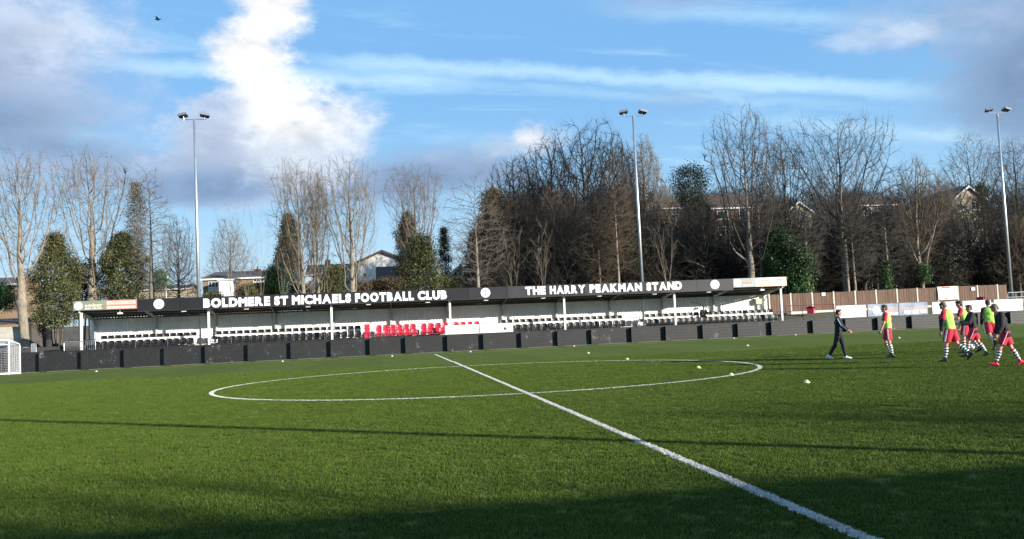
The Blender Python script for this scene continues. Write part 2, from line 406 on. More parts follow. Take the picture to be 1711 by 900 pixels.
# upright turf fibres: tufts set on points over the nearer part of the pitch, white ones along the painted lines
def tuft(name, h, n, seed, m_, R0=0.022):
    rng = np.random.default_rng(seed); mb = MB()
    for _ in range(n):
        a = rng.uniform(0, 2*pi); r0 = R0*rng.uniform(0, 1)**0.5; x, y = r0*cos(a), r0*sin(a); hh = h*rng.uniform(0.65, 1.15); l = rng.uniform(0.15, 0.6)*hh; b = rng.uniform(0, 2*pi); w = 0.0028
        dx, dy = -sin(b)*w, cos(b)*w; ex, ey = cos(b)*l, sin(b)*l
        i0 = len(mb.v); mb.v += [(x-dx, y-dy, -0.004), (x+dx, y+dy, -0.004), (x+ex*0.35+dx*0.8, y+ey*0.35+dy*0.8, hh*0.6), (x+ex*0.35-dx*0.8, y+ey*0.35-dy*0.8, hh*0.6), (x+ex, y+ey, hh)]
        mb.face((i0, i0+1, i0+2, i0+3)); mb.face((i0+3, i0+2, i0+4))
    me = bpy.data.meshes.new(name); me.from_pydata(mb.v, [], mb.f); me.materials.append(m_)
    return bpy.data.objects.new(name, me)                       # the source of the instances, never placed by itself
def fibre_material(name, a, b):
    m_ = bpy.data.materials.new(name); m_.use_nodes = True; t = m_.node_tree; g = G(t); bs = t.nodes['Principled BSDF']
    rnd = g.n('ShaderNodeObjectInfo').outputs['Random']; co = g.n('ShaderNodeNewGeometry').outputs['Position']
    big = g.ramp(g.noise(co, 0.9, 5, 0.65), 0.35, 0.68)
    c = g.mix(rnd, a, b); c = g.mix(g.m('MULTIPLY', big, 0.35), c, tuple(q*0.6 for q in a)); t.links.new(c, bs.inputs['Base Color'])
    bs.inputs['Roughness'].default_value = 0.6; bs.inputs['Specular IOR Level'].default_value = 0.12
    return m_
M_fibre = fibre_material('turf_fibre', (0.063, 0.100, 0.013), (0.088, 0.129, 0.019)); M_fibre_w = fibre_material('white_turf_fibre', (0.52, 0.50, 0.47), (0.72, 0.70, 0.66))
def scatter(name, label, pts, scl, rot, src):
    me = bpy.data.meshes.new(name); me.vertices.add(len(pts)); me.vertices.foreach_set('co', np.asarray(pts, np.float32).ravel())
    a = me.attributes.new('scl', 'FLOAT', 'POINT'); a.data.foreach_set('value', np.asarray(scl, np.float32)); a = me.attributes.new('rot', 'FLOAT', 'POINT'); a.data.foreach_set('value', np.asarray(rot, np.float32))
    ob = bpy.data.objects.new(name, me); C.objects.link(ob); tag(ob, label, 'grass', kind='stuff')
    t = bpy.data.node_groups.new(name, 'GeometryNodeTree'); t.interface.new_socket('Geometry', in_out='INPUT', socket_type='NodeSocketGeometry'); t.interface.new_socket('Geometry', in_out='OUTPUT', socket_type='NodeSocketGeometry')
    gi, go = t.nodes.new('NodeGroupInput'), t.nodes.new('NodeGroupOutput'); ip = t.nodes.new('GeometryNodeInstanceOnPoints'); oi = t.nodes.new('GeometryNodeObjectInfo'); oi.inputs['Object'].default_value = src
    ns = t.nodes.new('GeometryNodeInputNamedAttribute'); ns.data_type = 'FLOAT'; ns.inputs[0].default_value = 'scl'; nr = t.nodes.new('GeometryNodeInputNamedAttribute'); nr.data_type = 'FLOAT'; nr.inputs[0].default_value = 'rot'
    cx_ = t.nodes.new('ShaderNodeCombineXYZ'); t.links.new(nr.outputs['Attribute'], cx_.inputs[2])
    t.links.new(gi.outputs[0], ip.inputs['Points']); t.links.new(oi.outputs['Geometry'], ip.inputs['Instance']); t.links.new(cx_.outputs[0], ip.inputs['Rotation']); t.links.new(ns.outputs['Attribute'], ip.inputs['Scale']); t.links.new(ip.outputs[0], go.inputs[0])
    md = ob.modifiers.new('scatter', 'NODES'); md.node_group = t
    return ob
def build_turf_fibres():
    rng = np.random.default_rng(3)
    P = []
    for d0, d1, dens in ((5.0, 9.0, 110), (9.0, 14.0, 100), (14.0, 20.0, 85), (20.0, 27.0, 66), (27.0, 36.0, 46), (36.0, 45.0, 22)):
        # a swath of turf in front of the dug-out side, wider than what one looks across
        half = 0.70*d1+2.0; n = int(2*half*(d1-d0)*dens)
        u = rng.uniform(-half, half, n); v = rng.uniform(d0, d1, n)
        P.append(np.stack([u*cos(YAW)+v*sin(YAW), -u*sin(YAW)+v*cos(YAW)], 1))
    P = np.concatenate(P)
    LX = CX-0.05; onl = (np.abs(P[:, 0]-LX) < 0.165) & (P[:, 1] > NEAR); r = np.hypot(P[:, 0]-CX, P[:, 1]-CY); onl |= np.abs(r-9.15) < 0.172
    far = np.hypot(P[:, 0], P[:, 1]); sc = rng.uniform(0.75, 1.2, len(P))
    Z = np.full((len(P), 1), 0.0)
    g_ = tuft('turf_tuft', 0.031, 68, 1, M_fibre, 0.115); scatter('turf_fibres', 'short upright green turf fibres over the nearer pitch', np.hstack([P, Z])[~onl], sc[~onl], rng.uniform(0, 6.28, (~onl).sum()), g_)
    # small tufts close up to the lines
    n = 11000; y = NEAR+rng.uniform(0, 1, n)**1.4*36; Q = [np.stack([LX+rng.choice([-1, 1], n)*rng.uniform(0.072, 0.24, n), y], 1)]
    n = 16000; a = rng.uniform(0, 2*pi, n); rr = 9.15+rng.choice([-1, 1], n)*rng.uniform(0.080, 0.25, n); Q.append(np.stack([CX+rr*np.cos(a), CY+rr*np.sin(a)], 1)); Q = np.concatenate(Q)
    k_ = (np.abs(Q[:, 0]-LX) > 0.07) & (np.abs(np.hypot(Q[:, 0]-CX, Q[:, 1]-CY)-9.15) > 0.078); Q = Q[k_]
    s_ = tuft('edge_tuft', 0.029, 10, 4, M_fibre, 0.016); scatter('edge_fibres', 'short green turf fibres close beside the painted lines', np.hstack([Q, np.zeros((len(Q), 1))]), rng.uniform(0.75, 1.15, len(Q)), rng.uniform(0, 6.28, len(Q)), s_)
    # line fibres, denser
    n = 12000; y = NEAR+rng.uniform(0, 1, n)**1.3*47; Q = [np.stack([LX+rng.uniform(-0.052, 0.052, n), y], 1)]
    n = 15000; a = rng.uniform(0, 2*pi, n); rr = 9.15+rng.uniform(-0.064, 0.064, n); q = np.stack([CX+rr*np.cos(a), CY+rr*np.sin(a)], 1); Q.append(q)
    Q = np.concatenate(Q)
    w_ = tuft('line_tuft', 0.025, 9, 2, M_fibre_w, 0.012); scatter('line_fibres', 'short upright white turf fibres along the painted lines', np.hstack([Q, np.full((len(Q), 1), 0.004)]), rng.uniform(0.75, 1.2, len(Q)), rng.uniform(0, 6.28, len(Q)), w_)
build_turf_fibres()
# narrow paved margin against the wall
o = MB().box(-60, 70, 68.42, 68.74, -0.05, 0.015).build('margin_strip', mat('margin_concrete', (0.20, 0.19, 0.16), 0.9, 0.3, 3.0, 0.3, 25)); tag(o, kind='structure')

# ---------------------------------------------------------------- black perimeter wall
def wall_material():
    m_ = bpy.data.materials.new('black_painted_blockwork'); m_.use_nodes = True; t = m_.node_tree; g = G(t); b = t.nodes['Principled BSDF']
    co = g.n('ShaderNodeTexCoord').outputs['Object']
    sep = g.n('ShaderNodeSeparateXYZ'); t.links.new(co, sep.inputs[0])
    cmb = g.n('ShaderNodeCombineXYZ'); t.links.new(g.m('ADD', sep.outputs[0], sep.outputs[1]), cmb.inputs[0]); t.links.new(sep.outputs[2], cmb.inputs[1])
    br = g.n('ShaderNodeTexBrick'); t.links.new(cmb.outputs[0], br.inputs['Vector'])
    br.inputs['Scale'].default_value = 1.0; br.inputs['Brick Width'].default_value = 0.45; br.inputs['Row Height'].default_value = 0.225
    br.inputs['Mortar Size'].default_value = 0.012; br.inputs['Mortar Smooth'].default_value = 0.3
    br.inputs['Color1'].default_value = (0.0065, 0.0068, 0.0078, 1); br.inputs['Color2'].default_value = (0.0095, 0.0098, 0.011, 1); br.inputs['Mortar'].default_value = (0.0045, 0.0045, 0.005, 1)
    n = g.noise(co, 1.1, 6, 0.7); n2 = g.noise(g.vm('MULTIPLY', co, (5.0, 5.0, 2.4)), 4.6, 5, 0.7); n3 = g.noise(co, 0.16, 2, 0.5)
    # flaked paint: follows joints and drips, stronger on some stretches of wall
    edge = g.ramp(br.outputs['Fac'], 0.05, 0.5)
    flk = g.m('MULTIPLY', g.ramp(n, 0.57, 0.69), g.ramp(g.m('ADD', n2, g.m('MULTIPLY', edge, 0.16)), 0.53, 0.63))
    flk = g.m('MULTIPLY', flk, g.ramp(n3, 0.40, 0.56, 0.35, 1.0))
    c = g.mix(g.ramp(n, 0.35, 0.65, 0, 0.5), br.outputs['Color'], (0.0135, 0.0138, 0.0155))
    c = g.mix(flk, c, (0.46, 0.46, 0.48)); t.links.new(c, b.inputs['Base Color']); b.inputs['Roughness'].default_value = 0.6
    bn = g.n('ShaderNodeBump'); bn.inputs['Strength'].default_value = 0.5; bn.inputs['Distance'].default_value = 0.02
    t.links.new(g.m('SUBTRACT', 1.0, br.outputs['Fac']), bn.inputs['Height']); t.links.new(bn.outputs[0], b.inputs['Normal'])
    return m_
M_wall = wall_material()
WY, WSL = 68.7, 0.0046
butt = [-27.0, -24.16, -21.38, -18.48, -15.76, -12.95, -10.0, -6.96, -4.14, -1.33, 1.25, 4.35, 7.08, 9.93, 12.72, 15.31, 18.45, 21.19, 24.11, 26.97, 29.71, 33.13, 35.9, 38.62, 41.53, 44.38, 47.3, 50.2, 53.1, 56.0]
wall = empty('perimeter_wall', (5, WY, 0)); wall.rotation_euler = (0, WSL, 0)
tag(wall, 'long low black painted wall with buttresses running along the far touchline', 'wall')
edges = [-31.0] + [x+0.34+0.25 for x in butt] + [60.0]
for i in range(len(edges)-1):
    MB().box(edges[i]-5, edges[i+1]-5, 0.0, 0.22, -0.35, 1.235).build('wall_bay', M_wall, wall)
for x in butt:
    x0 = x+0.34+random.uniform(-0.03, 0.03)
    MB().box(x0-5, x0+0.5-5, -0.30, 0.004, -0.35, 1.235-random.uniform(0.02, 0.06)).build('buttress', M_wall, wall)
for i in range(len(edges)-1):
    MB().box(edges[i]-5+0.01, edges[i+1]-5-0.01, -0.02, 0.24, 1.2355, 1.275).build('coping', M_wall, wall)
def wall_z(X): return 1.275 - WSL*(X-5)
# ---------------------------------------------------------------- the stand
SSL = 0.0052
def SZ(x, z): return z - SSL*(x-5)                 # stand-local height -> world height
stand = empty('football_stand', (5, 70, 0)); stand.rotation_euler = (0, SSL, 0)
tag(stand, 'long low covered football stand with black lettered fascia and white back wall', 'stand')
XL, XR = -21.9, 32.15
FLOOR, STEP = 0.95, 1.33
def SP(mb, name, m_, **kw): return mb.build(name, m_, stand, **kw)
def bx(mb, x0, x1, y0, y1, z0, z1, m=0): return mb.box(x0-5, x1-5, y0-70, y1-70, z0, z1, m)
SP(bx(MB(), XL, XR, 69.9, 74.05, 0.3, FLOOR), 'floor_slab', M_concrete)
SP(bx(MB(), XL+0.4, XR-0.4, 71.75, 74.04, FLOOR+0.002, STEP), 'terrace_step', M_concrete)
# corrugated sheets
def corr(mb, x0, x1, pa, pb, amp, pitch, nrm):
    n = int((x1-x0)/pitch); rows = [[], []]
    for i in range(n+1):
        for fx, a in ((0.0, 0), (0.28, 0), (0.42, 1), (0.86, 1)):
            x = x0+(i+fx)*pitch
            if x > x1: break
            for r, p in ((0, pa), (1, pb)):
                rows[r].append((x-5, p[0]-70+nrm[0]*amp*a, p[1]+nrm[1]*amp*a))
    mb.grid(rows); return mb
SP(corr(MB(), XL-0.1, XR+0.1, (74.0, FLOOR+0.3), (74.0, 3.52), 0.035, 0.25, (-1, 0)), 'back_wall', M_cladding)
SP(bx(MB(), XL-0.1, XR+0.1, 74.004, 74.03, FLOOR-0.6, 3.50), 'back_wall_lining', M_grey_steel)
SP(corr(MB(), XL-0.15, XR+0.15, (69.98, 4.16), (74.25, 3.60), 0.04, 0.22, (0, 1)), 'roof_sheet', M_roof_sheet)
for y, z in ((70.35, 4.055), (71.55, 3.90), (72.75, 3.742), (73.85, 3.60)):
    SP(bx(MB(), XL-0.1, XR+0.1, y-0.035, y+0.035, z-0.10, z+0.0), 'purlin', M_roof_sheet)
posts = [-21.62+8.925*i for i in range(7)]
for x in posts:
    SP(bx(bx(MB(), x-0.075, x+0.075, 70.42, 70.57, FLOOR-0.1, 3.93), x-0.17, x+0.17, 70.33, 70.66, FLOOR, FLOOR+0.03), 'post', M_white, bevel=0.012)
    SP(bx(MB(), x-0.12, x+0.12, 70.36, 70.63, 3.86, 3.96), 'post_cap', M_white)
for i in range(13):
    x = posts[0]+4.4625*i
    SP(bx(MB(), x-0.07, x+0.07, 73.72, 73.90, FLOOR, 3.48), 'back_column', M_grey_steel)
    mb = MB()
    a, b = Vector((x-5, 70.05-70, 3.985)), Vector((x-5, 73.95-70, 3.465))
    mb.bar(a, b, 0.09, 0.17); SP(mb, 'rafter', M_grey_steel if i in (0, 1, 2, 10, 11, 12) else M_roof_sheet)
    SP(MB().bar((x-5, 73.70-70, 3.02), (x-5, 73.05-70, 3.50), 0.05, 0.07), 'knee_brace', M_grey_steel)
# end signs and fascia
FY = 69.93
px = [-17.57+i*(27.74+17.57)/15 for i in range(16)]
M_black_b = mat('black_fascia_weathered', (0.022, 0.022, 0.025), 0.42, 0.15, 0.7); M_black_c = mat('black_fascia_grey', (0.034, 0.034, 0.038), 0.45, 0.15, 0.7)
for i in range(15):
    m_ = (M_black_sign, M_black_sign, M_black_b)[i % 3] if px[i] < 6 else (M_black_b, M_black_c)[i % 2] if px[i] < 23 else M_black_c
    SP(bx(MB(), px[i]+0.008, px[i+1]-0.008, FY-0.02, FY+0.03, 3.885, 4.765), 'fascia_panel', m_)
SP(bx(MB(), XL-0.12, XR+0.12, FY+0.034, FY+0.10, 4.10, 4.74), 'fascia_rail', M_dark_steel)
SP(bx(MB(), px[0], px[-1], FY-0.028, FY+0.05, 3.850, 3.883), 'fascia_trim', M_dark_steel)
# under-roof lamps
for i in range(12):
    x = posts[0]+4.4625*(i+0.62)
    mb = bx(MB(), x-0.17, x+0.17, 70.10, 70.32, 3.74, 3.85); SP(mb, 'roof_lamp', M_white, bevel=0.02)
    SP(bx(MB(), x-0.02, x+0.02, 70.19, 70.23, 3.85, 4.02), 'lamp_bracket', M_grey_steel)
# front handrail
SP(MB().tube([(XL-0.5-5, 0.12, 1.98), (33.5-5, 0.12, 1.98)], 0.022, 6), 'handrail', M_dark_steel)
SP(MB().tube([(XL-0.5-5, 0.12, 1.45), (33.5-5, 0.12, 1.45)], 0.016, 6), 'handrail', M_dark_steel)
x = XL-0.4
while x < 33.6:
    SP(MB().tube([(x-5, 0.12, FLOOR-0.1), (x-5, 0.12, 1.98)], 0.022, 6), 'rail_post', M_dark_steel); x += 2.25
# meter box, conduit and speaker on the back wall near the open end
SP(bx(MB(), 31.1, 31.62, 73.55, 73.93, 2.72, 3.16), 'meter_box', mat('beige_box', (0.50, 0.44, 0.33), 0.6, 0.1), bevel=0.02)
SP(bx(MB(), 31.3, 31.45, 73.80, 73.93, 1.7, 2.72), 'conduit', M_conc_post)
SP(MB().tube([(25.5-5, 73.9-70, 3.15), (27.6-5, 73.88-70, 2.45), (28.1-5, 73.88-70, 2.35), (28.1-5, 73.88-70, 1.4)], 0.03, 6), 'drain_pipe', M_grey_steel)
# ---- lettering
def char_mesh(ch, bold=0.02, ext=0.02):
    cu = bpy.data.curves.new('ch', 'FONT'); cu.body = ch; cu.size = 1.0; cu.offset = bold; cu.extrude = ext; cu.resolution_u = 4
    ob = bpy.data.objects.new('ch', cu); me = bpy.data.meshes.new_from_object(ob)
    bpy.data.objects.remove(ob); bpy.data.curves.remove(cu)
    return me
_cm = {}
def word(txt, x0, x1, y, zb, h, m_, parent, ox=0.0, oy=0.0, name='letter', bold=0.035, gap=0.10, depth=0.03):
    """upright letters facing -Y: each one is its own mesh, fitted to the span x0..x1 and cap height h"""
    ms = []
    for ch in txt:
        if ch == ' ': ms.append((None, 0.0, 0.30)); continue
        key = (ch, bold)
        if key not in _cm:
            me = char_mesh(ch, bold); v = np.empty(len(me.vertices)*3); me.vertices.foreach_get('co', v); v = v.reshape(-1, 3)
            _cm[key] = (me, v, v[:, 0].min(), v[:, 0].max())
        me, v, a, b = _cm[key]; ms.append((key, a, b-a))
    cap = _cm_cap(bold)
    tot = sum(w for _, _, w in ms) + gap*(len(ms)-1)
    sx = (x1-x0)/tot; sz = h/cap[1]; x = x0
    for key, a, w in ms:
        if key:
            me0, v, _, _ = _cm[key]; me = me0.copy()
            q = np.empty_like(v); q[:, 0] = x + (v[:, 0]-a)*sx - ox; q[:, 1] = y - oy - (v[:, 2]+0.02)*depth/0.04; q[:, 2] = zb + (v[:, 1]-cap[0])*sz
            me.vertices.foreach_set('co', q.ravel()); me.update()
            mesh_obj(name, me, m_, parent)
        x += (w+gap)*sx
def _cm_cap(bold):
    k = ('E', bold)
    if k not in _cm:
        me = char_mesh('E', bold); v = np.empty(len(me.vertices)*3); me.vertices.foreach_get('co', v); v = v.reshape(-1, 3); _cm[k] = (me, v, v[:, 0].min(), v[:, 0].max())
    v = _cm[k][1]; return v[:, 1].min(), v[:, 1].max()-v[:, 1].min()
TY = FY-0.024
for txt, p0, p1 in (('BOLDMERE', 339, 450.5), ('ST', 457.5, 480.5), ('MICHAELS', 487, 585.5), ('FOOTBALL', 592.5, 690.5), ('CLUB', 697, 745.5), ('THE', 876.5, 910.5), ('HARRY', 917.5, 977), ('PEAKMAN', 984, 1071.5), ('STAND', 1079, 1138)):
    a = at(p0, 495-(p0-339)*0.033, FY).x; b = at(p1, 495-(p1-339)*0.033, FY).x
    word(txt, a, b, TY, 3.965 if p0 < 800 else 4.05, 0.67 if p0 < 800 else 0.635, M_letter, stand, 5, 70, bold=0.062, gap=0.08)
# round club badges
for p, zc in ((264.5, 4.36), (810.5, 4.345), (1194.5, 4.35)):
    xb = at(p, 485, FY).x
    bd = MB().prism([(0.365*cos(2*pi*i/28)+xb-5, 0.365*sin(2*pi*i/28)+zc) for i in range(28)], 'y', TY-70-0.012, TY-70+0.003).build('club_badge', M_letter, stand)
    mb = MB(); y0 = TY-70-0.018; y1 = TY-70-0.011
    ring = [(0.27*cos(2*pi*i/28), 0.27*sin(2*pi*i/28)) for i in range(28)]; rin = [(0.25*cos(2*pi*i/28), 0.25*sin(2*pi*i/28)) for i in range(28)]
    for i in range(28):
        j = (i+1) % 28
        mb.prism([(q[0]+xb-5, q[1]+zc) for q in (rin[i], ring[i], ring[j], rin[j])], 'y', y0, y1)
    for dx, dz, w, h in ((0.02, 0.14, 0.10, 0.20), (0, -0.13, 0.11, 0.20), (-0.13, 0.0, 0.18, 0.07), (0.13, 0.0, 0.18, 0.07), (0.05, 0.05, 0.08, 0.08)):
        mb.prism([(xb-5+dx-w/2, zc+dz), (xb-5+dx, zc+dz-h/2), (xb-5+dx+w/2, zc+dz), (xb-5+dx, zc+dz+h/2)], 'y', y0-0.001, y1)
    mb.build('emblem', M_ad_dark, bd)
# sponsor signs at the two ends: hung on the fascia, so things of their own
def sponsor(x0, xm, x1, zb, zt, ma, mb_, label, faded):
    r = empty('sponsor_sign', (x0, FY-0.02, SZ(x0, zb))); r.rotation_euler = (0, SSL, 0); tag(r, label, 'sign')
    h = zt-zb; w1 = xm-x0; w = x1-x0
    MB().box(0, w1-0.004, -0.025, 0.055, 0, h).build('logo_panel', ma, r)
    MB().box(w1+0.004, w, -0.025, 0.055, 0, h).build('slogan_panel', mb_, r)
    rr = h*0.42
    MB().prism([(0.36+rr*cos(2*pi*i/24), h*0.48+rr*sin(2*pi*i/24)) for i in range(24)], 'y', -0.032, -0.022).build('round_logo', M_letter, r)
    MB().prism([(0.36+rr*0.6*cos(a), h*0.48+rr*0.6*sin(a)) for a in [i*pi/8-0.6 for i in range(9)]]+[(0.36+rr*0.45*cos(a), h*0.48+rr*0.45*sin(a)) for a in [(8-i)*pi/8-0.6 for i in range(9)]], 'y', -0.038, -0.031).build('round_logo_mark', M_ad_grey, r)
    word('amber', 0.80, w1-0.22, -0.027, h*0.36, h*0.34, M_orange if faded else M_pale_pink, r, bold=0.03, depth=0.012)
    word('0800 783 1571', 0.80, w1-0.25, -0.027, h*0.10, h*0.15, M_letter, r, bold=0.02, depth=0.012)
    MB().box(w1+0.12, w-0.10, -0.032, -0.022, h*0.55, h*0.86).build('slogan_strip', M_cream_print, r)
    MB().box(w1+0.12, w-0.10, -0.032, -0.022, h*0.10, h*0.32).build('slogan_strip', M_cream_print, r)
    word('CONSERVATORIES', w1+0.20, w-0.2, -0.034, h*0.61, h*0.19, M_pink, r, bold=0.02, depth=0.010)
    word('amberwindows.co.uk', w1+0.20, w-0.3, -0.034, h*0.15, h*0.13, M_pink, r, bold=0.015, depth=0.010)
sponsor(-21.95, -19.75, -17.58, 4.09, 4.765, M_sign_green, M_pink, 'green and red sponsor sign on the stand roof edge beside the leafy bushes', False)
sponsor(27.75, 29.62, 32.22, 4.06, 4.765, M_sign_grey, M_pale_pink, 'grey and pale peach sponsor sign on the stand roof edge beside the brown fence', True)

# ---------------------------------------------------------------- seats
def seat_mesh(w=0.48, top=0.45):
    """bucket shell: pan curling up into a back, sides turned up"""
    prof = [(-0.21, 0.40, 0.92), (-0.19, 0.425, 1.0), (-0.05, 0.42, 1.0), (0.10, 0.405, 1.0), (0.165, 0.44, 1.0), (0.20, 0.55, 1.0), (0.225, 0.68, 0.99), (0.245, 0.82, 0.94), (0.255, 0.89, 0.80)]
    rows = []
    for (y, z, k) in prof:
        row = []
        for i in range(9):
            u = -1+2*i/8; x = u*w/2*k; e = abs(u)**3
            back = z > 0.5
            row.append((x, y-(0.05*e if back else 0.0), z+(0.0 if back else 0.045*e) - (0.03*e if z > 0.8 else 0)))
        rows.append(row)
    mb = MB(); mb.grid(rows); n = len(mb.v)
    return mb
def make_seat(m_shell, cap_m=None):
    r = empty('stand_seat')
    o_ = seat_mesh().build('shell', m_shell, r, smooth=True)
    md = o_.modifiers.new('thick', 'SOLIDIFY'); md.thickness = 0.02; md.offset = 0
    mb = MB(); mb.box(-0.03, 0.03, -0.12, 0.22, 0.36, 0.40); mb.box(-0.025, 0.025, 0.12, 0.18, 0.0, 0.37); mb.box(-0.09, 0.09, 0.05, 0.24, 0.0, 0.015)
    mb.build('bracket', M_dark_steel, r)
    if cap_m:
        mb = MB(); rows = []
        for (y, z, k) in ((0.200, 0.665, 0.97), (0.218, 0.82, 0.93), (0.232, 0.905, 0.80), (0.27, 0.915, 0.78), (0.285, 0.82, 0.93), (0.265, 0.665, 0.97)):
            rows.append([((-1+2*i/8)*0.495/2*k, y-0.05*abs(-1+2*i/8)**3, z) for i in range(9)])
        mb.grid(rows); mb.build('head_pad', cap_m, r, smooth=True)
    return r
proto = {'black': make_seat(M_seat_black), 'white': make_seat(M_seat_white, M_seat_black), 'red': make_seat(M_seat_red)}
used = set()
def put_seat(kind, x, y, z, label, group, tip=0.0):
    if kind in used: o_ = copy_tree(proto[kind])
    else: used.add(kind); o_ = proto[kind]
    o_.location = (x, y, SZ(x, z)); o_.rotation_euler = (0, SSL, radians(random.uniform(-2, 2)))
    tag(o_, label, 'seat', group)
def xs_at(p0, p1, Y, z_px, n=None, sp=0.515):
    a = at(p0, z_px, Y).x; b = at(p1, z_px, Y).x
    n = n or max(1, int(round((b-a)/sp))+1)
    return [a+(b-a)*i/(n-1) for i in range(n)] if n > 1 else [a]
YF, YB = 71.35, 72.35
secs = [(160, 317, 172, 322, 'at the leafy bushes end'), (363, 598, 364, 597, 'left of the red seats'), (866, 1042, 841, 1036, 'beside the white boards'), (1087, 1298, 1082, 1289, 'at the brown fence end')]
for (f0, f1, b0, b1, wh) in secs:
    for x in xs_at(f0, f1, YF, 560): put_seat('black', x, YF, FLOOR, 'black plastic bucket seat in front row '+wh, 'black front row seats '+wh)
    for x in xs_at(b0, b1, YB, 545): put_seat('white', x, YB, STEP, 'white bucket seat with black top in back row '+wh, 'white and black back row seats '+wh)
for f0, f1, n in ((633, 692, 6), (708, 739, 4)):
    for x in xs_at(f0, f1, YF, 555, n): put_seat('red', x, YF, FLOOR, 'red plastic bucket seat in the front row of the red block', 'red front row seats')
for f0, f1, n in ((633, 690, 6), (708, 744, 4), (762, 797, 4)):
    for x in xs_at(f0, f1, YB, 548, n): put_seat('red', x, YB, STEP, 'red plastic bucket seat in the back row of the red block', 'red back row seats')
# the odd pale seats
for p in (357.5, 1073.5): put_seat('white', at(p, 565, YF).x, YF, FLOOR, 'white bucket seat at the end of a row of black front seats', 'odd white seats')
# red end partition of the directors' block
xp = at(613.5, 550, 71.3).x
pr = empty('red_partition', (xp, 71.3, SZ(xp, FLOOR))); tag(pr, 'upright red partition panel with a grey cap at the end of the red seats', 'partition')
MB().box(-0.21, 0.21, -0.04, 0.04, 0.0, 1.34).build('panel', M_red_box, pr, bevel=0.01)
MB().box(-0.25, 0.25, -0.06, 0.9, 1.342, 1.40).build('cap', M_grey_steel, pr)
MB().box(-0.20, -0.16, 0.042, 0.9, 0.0, 1.32).build('side_panel', M_grey_steel, pr)

# two white boards standing on the wall in front of the red seats
def wall_board(p0, p1, zt_px, name, label, mface, texts, h=0.80, dz=0.02, group=None, frame=True, Y=68.80):
    a = at(p0, zt_px, Y).x; b = at(p1, zt_px, Y).x; w = b-a
    z0 = wall_z((a+b)/2)+dz
    r = empty(name, (a, Y, z0)); r.rotation_euler = (0, WSL, 0); tag(r, label, 'board', group)
    MB().box(0, w, -0.02, 0.02, 0, h).build('face', mface, r)
    if frame:
        MB().box(0, 0.06, 0.021, 0.07, -dz-0.03, h).build('support', M_dark_steel, r); MB().box(w-0.06, w, 0.021, 0.07, -dz-0.03, h).build('support', M_dark_steel, r)
        MB().box(-0.03, w+0.03, -0.03, 0.03, h, h+0.04).build('edge_trim', M_dark_steel, r)
    for (t, u0, u1, v, hh, mm, bold) in texts: word(t, w*u0, w*u1, -0.021, h*v, h*hh, mm, r, bold=bold, depth=0.008)
    return r
wall_board(743.5, 800, 547, 'white_board', 'white board on the wall before the red seats reading faded grey capitals', M_ad_white, [('x', 0.16, 0.20, 0.45, 0.16, M_ad_grey, 0.01), ('CAR', 0.27, 0.42, 0.38, 0.30, M_ad_grey, 0.0), ('T EFUNS', 0.56, 0.97, 0.38, 0.30, M_ad_grey, 0.01)], h=0.66, frame=False)
r = wall_board(801.5, 857, 545, 'white_board', 'white board on the wall before the red seats with three small grey marks', M_ad_white, [('i', 0.60, 0.615, 0.22, 0.25, M_ad_grey, 0.0), ('x', 0.88, 0.94, 0.28, 0.18, M_ad_grey, 0.0)], h=0.66, frame=False)
MB().box(1.80, 2.03, -0.03, -0.018, 0.16, 0.36).build('printed_mark', M_ad_dark, r)
# tall black steel posts rising from the wall
for p, yt in ((334, 536), (1074, 502)):
    q = at(p, yt, 68.80); o_ = MB().box(-0.055, 0.055, -0.05, 0.05, 0.0, q.z-wall_z(q.x)+0.0).build('steel_post', M_dark_steel, None, loc=(q.x, 69.0, wall_z(q.x)-0.02), bevel=0.01)
    o_.location.y = 68.82
    tag(o_, 'tall black steel post on the wall beside the '+('left gangway before the first letters' if p < 500 else 'narrow gangway between black seat blocks'), 'post')
# ---------------------------------------------------------------- trees
def tubes(P, Rr, k):
    """P (N,n,3) polylines, Rr (N,n) radii -> verts, quads"""
    N, n, _ = P.shape
    T = P[:, -1]-P[:, 0]; T /= np.linalg.norm(T, axis=1, keepdims=True)+1e-9
    ref = np.where(np.abs(T[:, 2:3]) < 0.8, np.array([[0, 0, 1.0]]), np.array([[1.0, 0, 0]]))
    A = np.cross(T, ref); A /= np.linalg.norm(A, axis=1, keepdims=True)+1e-9
    B = np.cross(T, A)
    th = 2*pi*np.arange(k)/k
    off = (np.cos(th)[None, :, None]*A[:, None, :] + np.sin(th)[None, :, None]*B[:, None, :])
    V = P[:, :, None, :] + Rr[:, :, None, None]*off[:, None, :, :]
    base = (np.arange(N)*n*k)[:, None, None]; ii = (np.arange(n-1)*k)[None, :, None]; j = np.arange(k)[None, None, :]; j2 = (j+1) % k
    Q = np.stack([base+ii+j, base+ii+j2, base+ii+k+j2, base+ii+k+j], -1)
    return V.reshape(-1, 3), Q.reshape(-1, 4)
def grow(rng, start, dirn, length, n, up, wig):
    """grow N polylines of n points; dirn (N,3), length (N,)"""
    N = len(start); P = np.empty((N, n, 3)); P[:, 0] = start; d = dirn.copy()
    for i in range(1, n):
        d = d + rng.normal(0, wig, (N, 3)); d[:, 2] += up
        d /= np.linalg.norm(d, axis=1, keepdims=True)+1e-9
        P[:, i] = P[:, i-1] + d*(length/(n-1))[:, None]
    return P
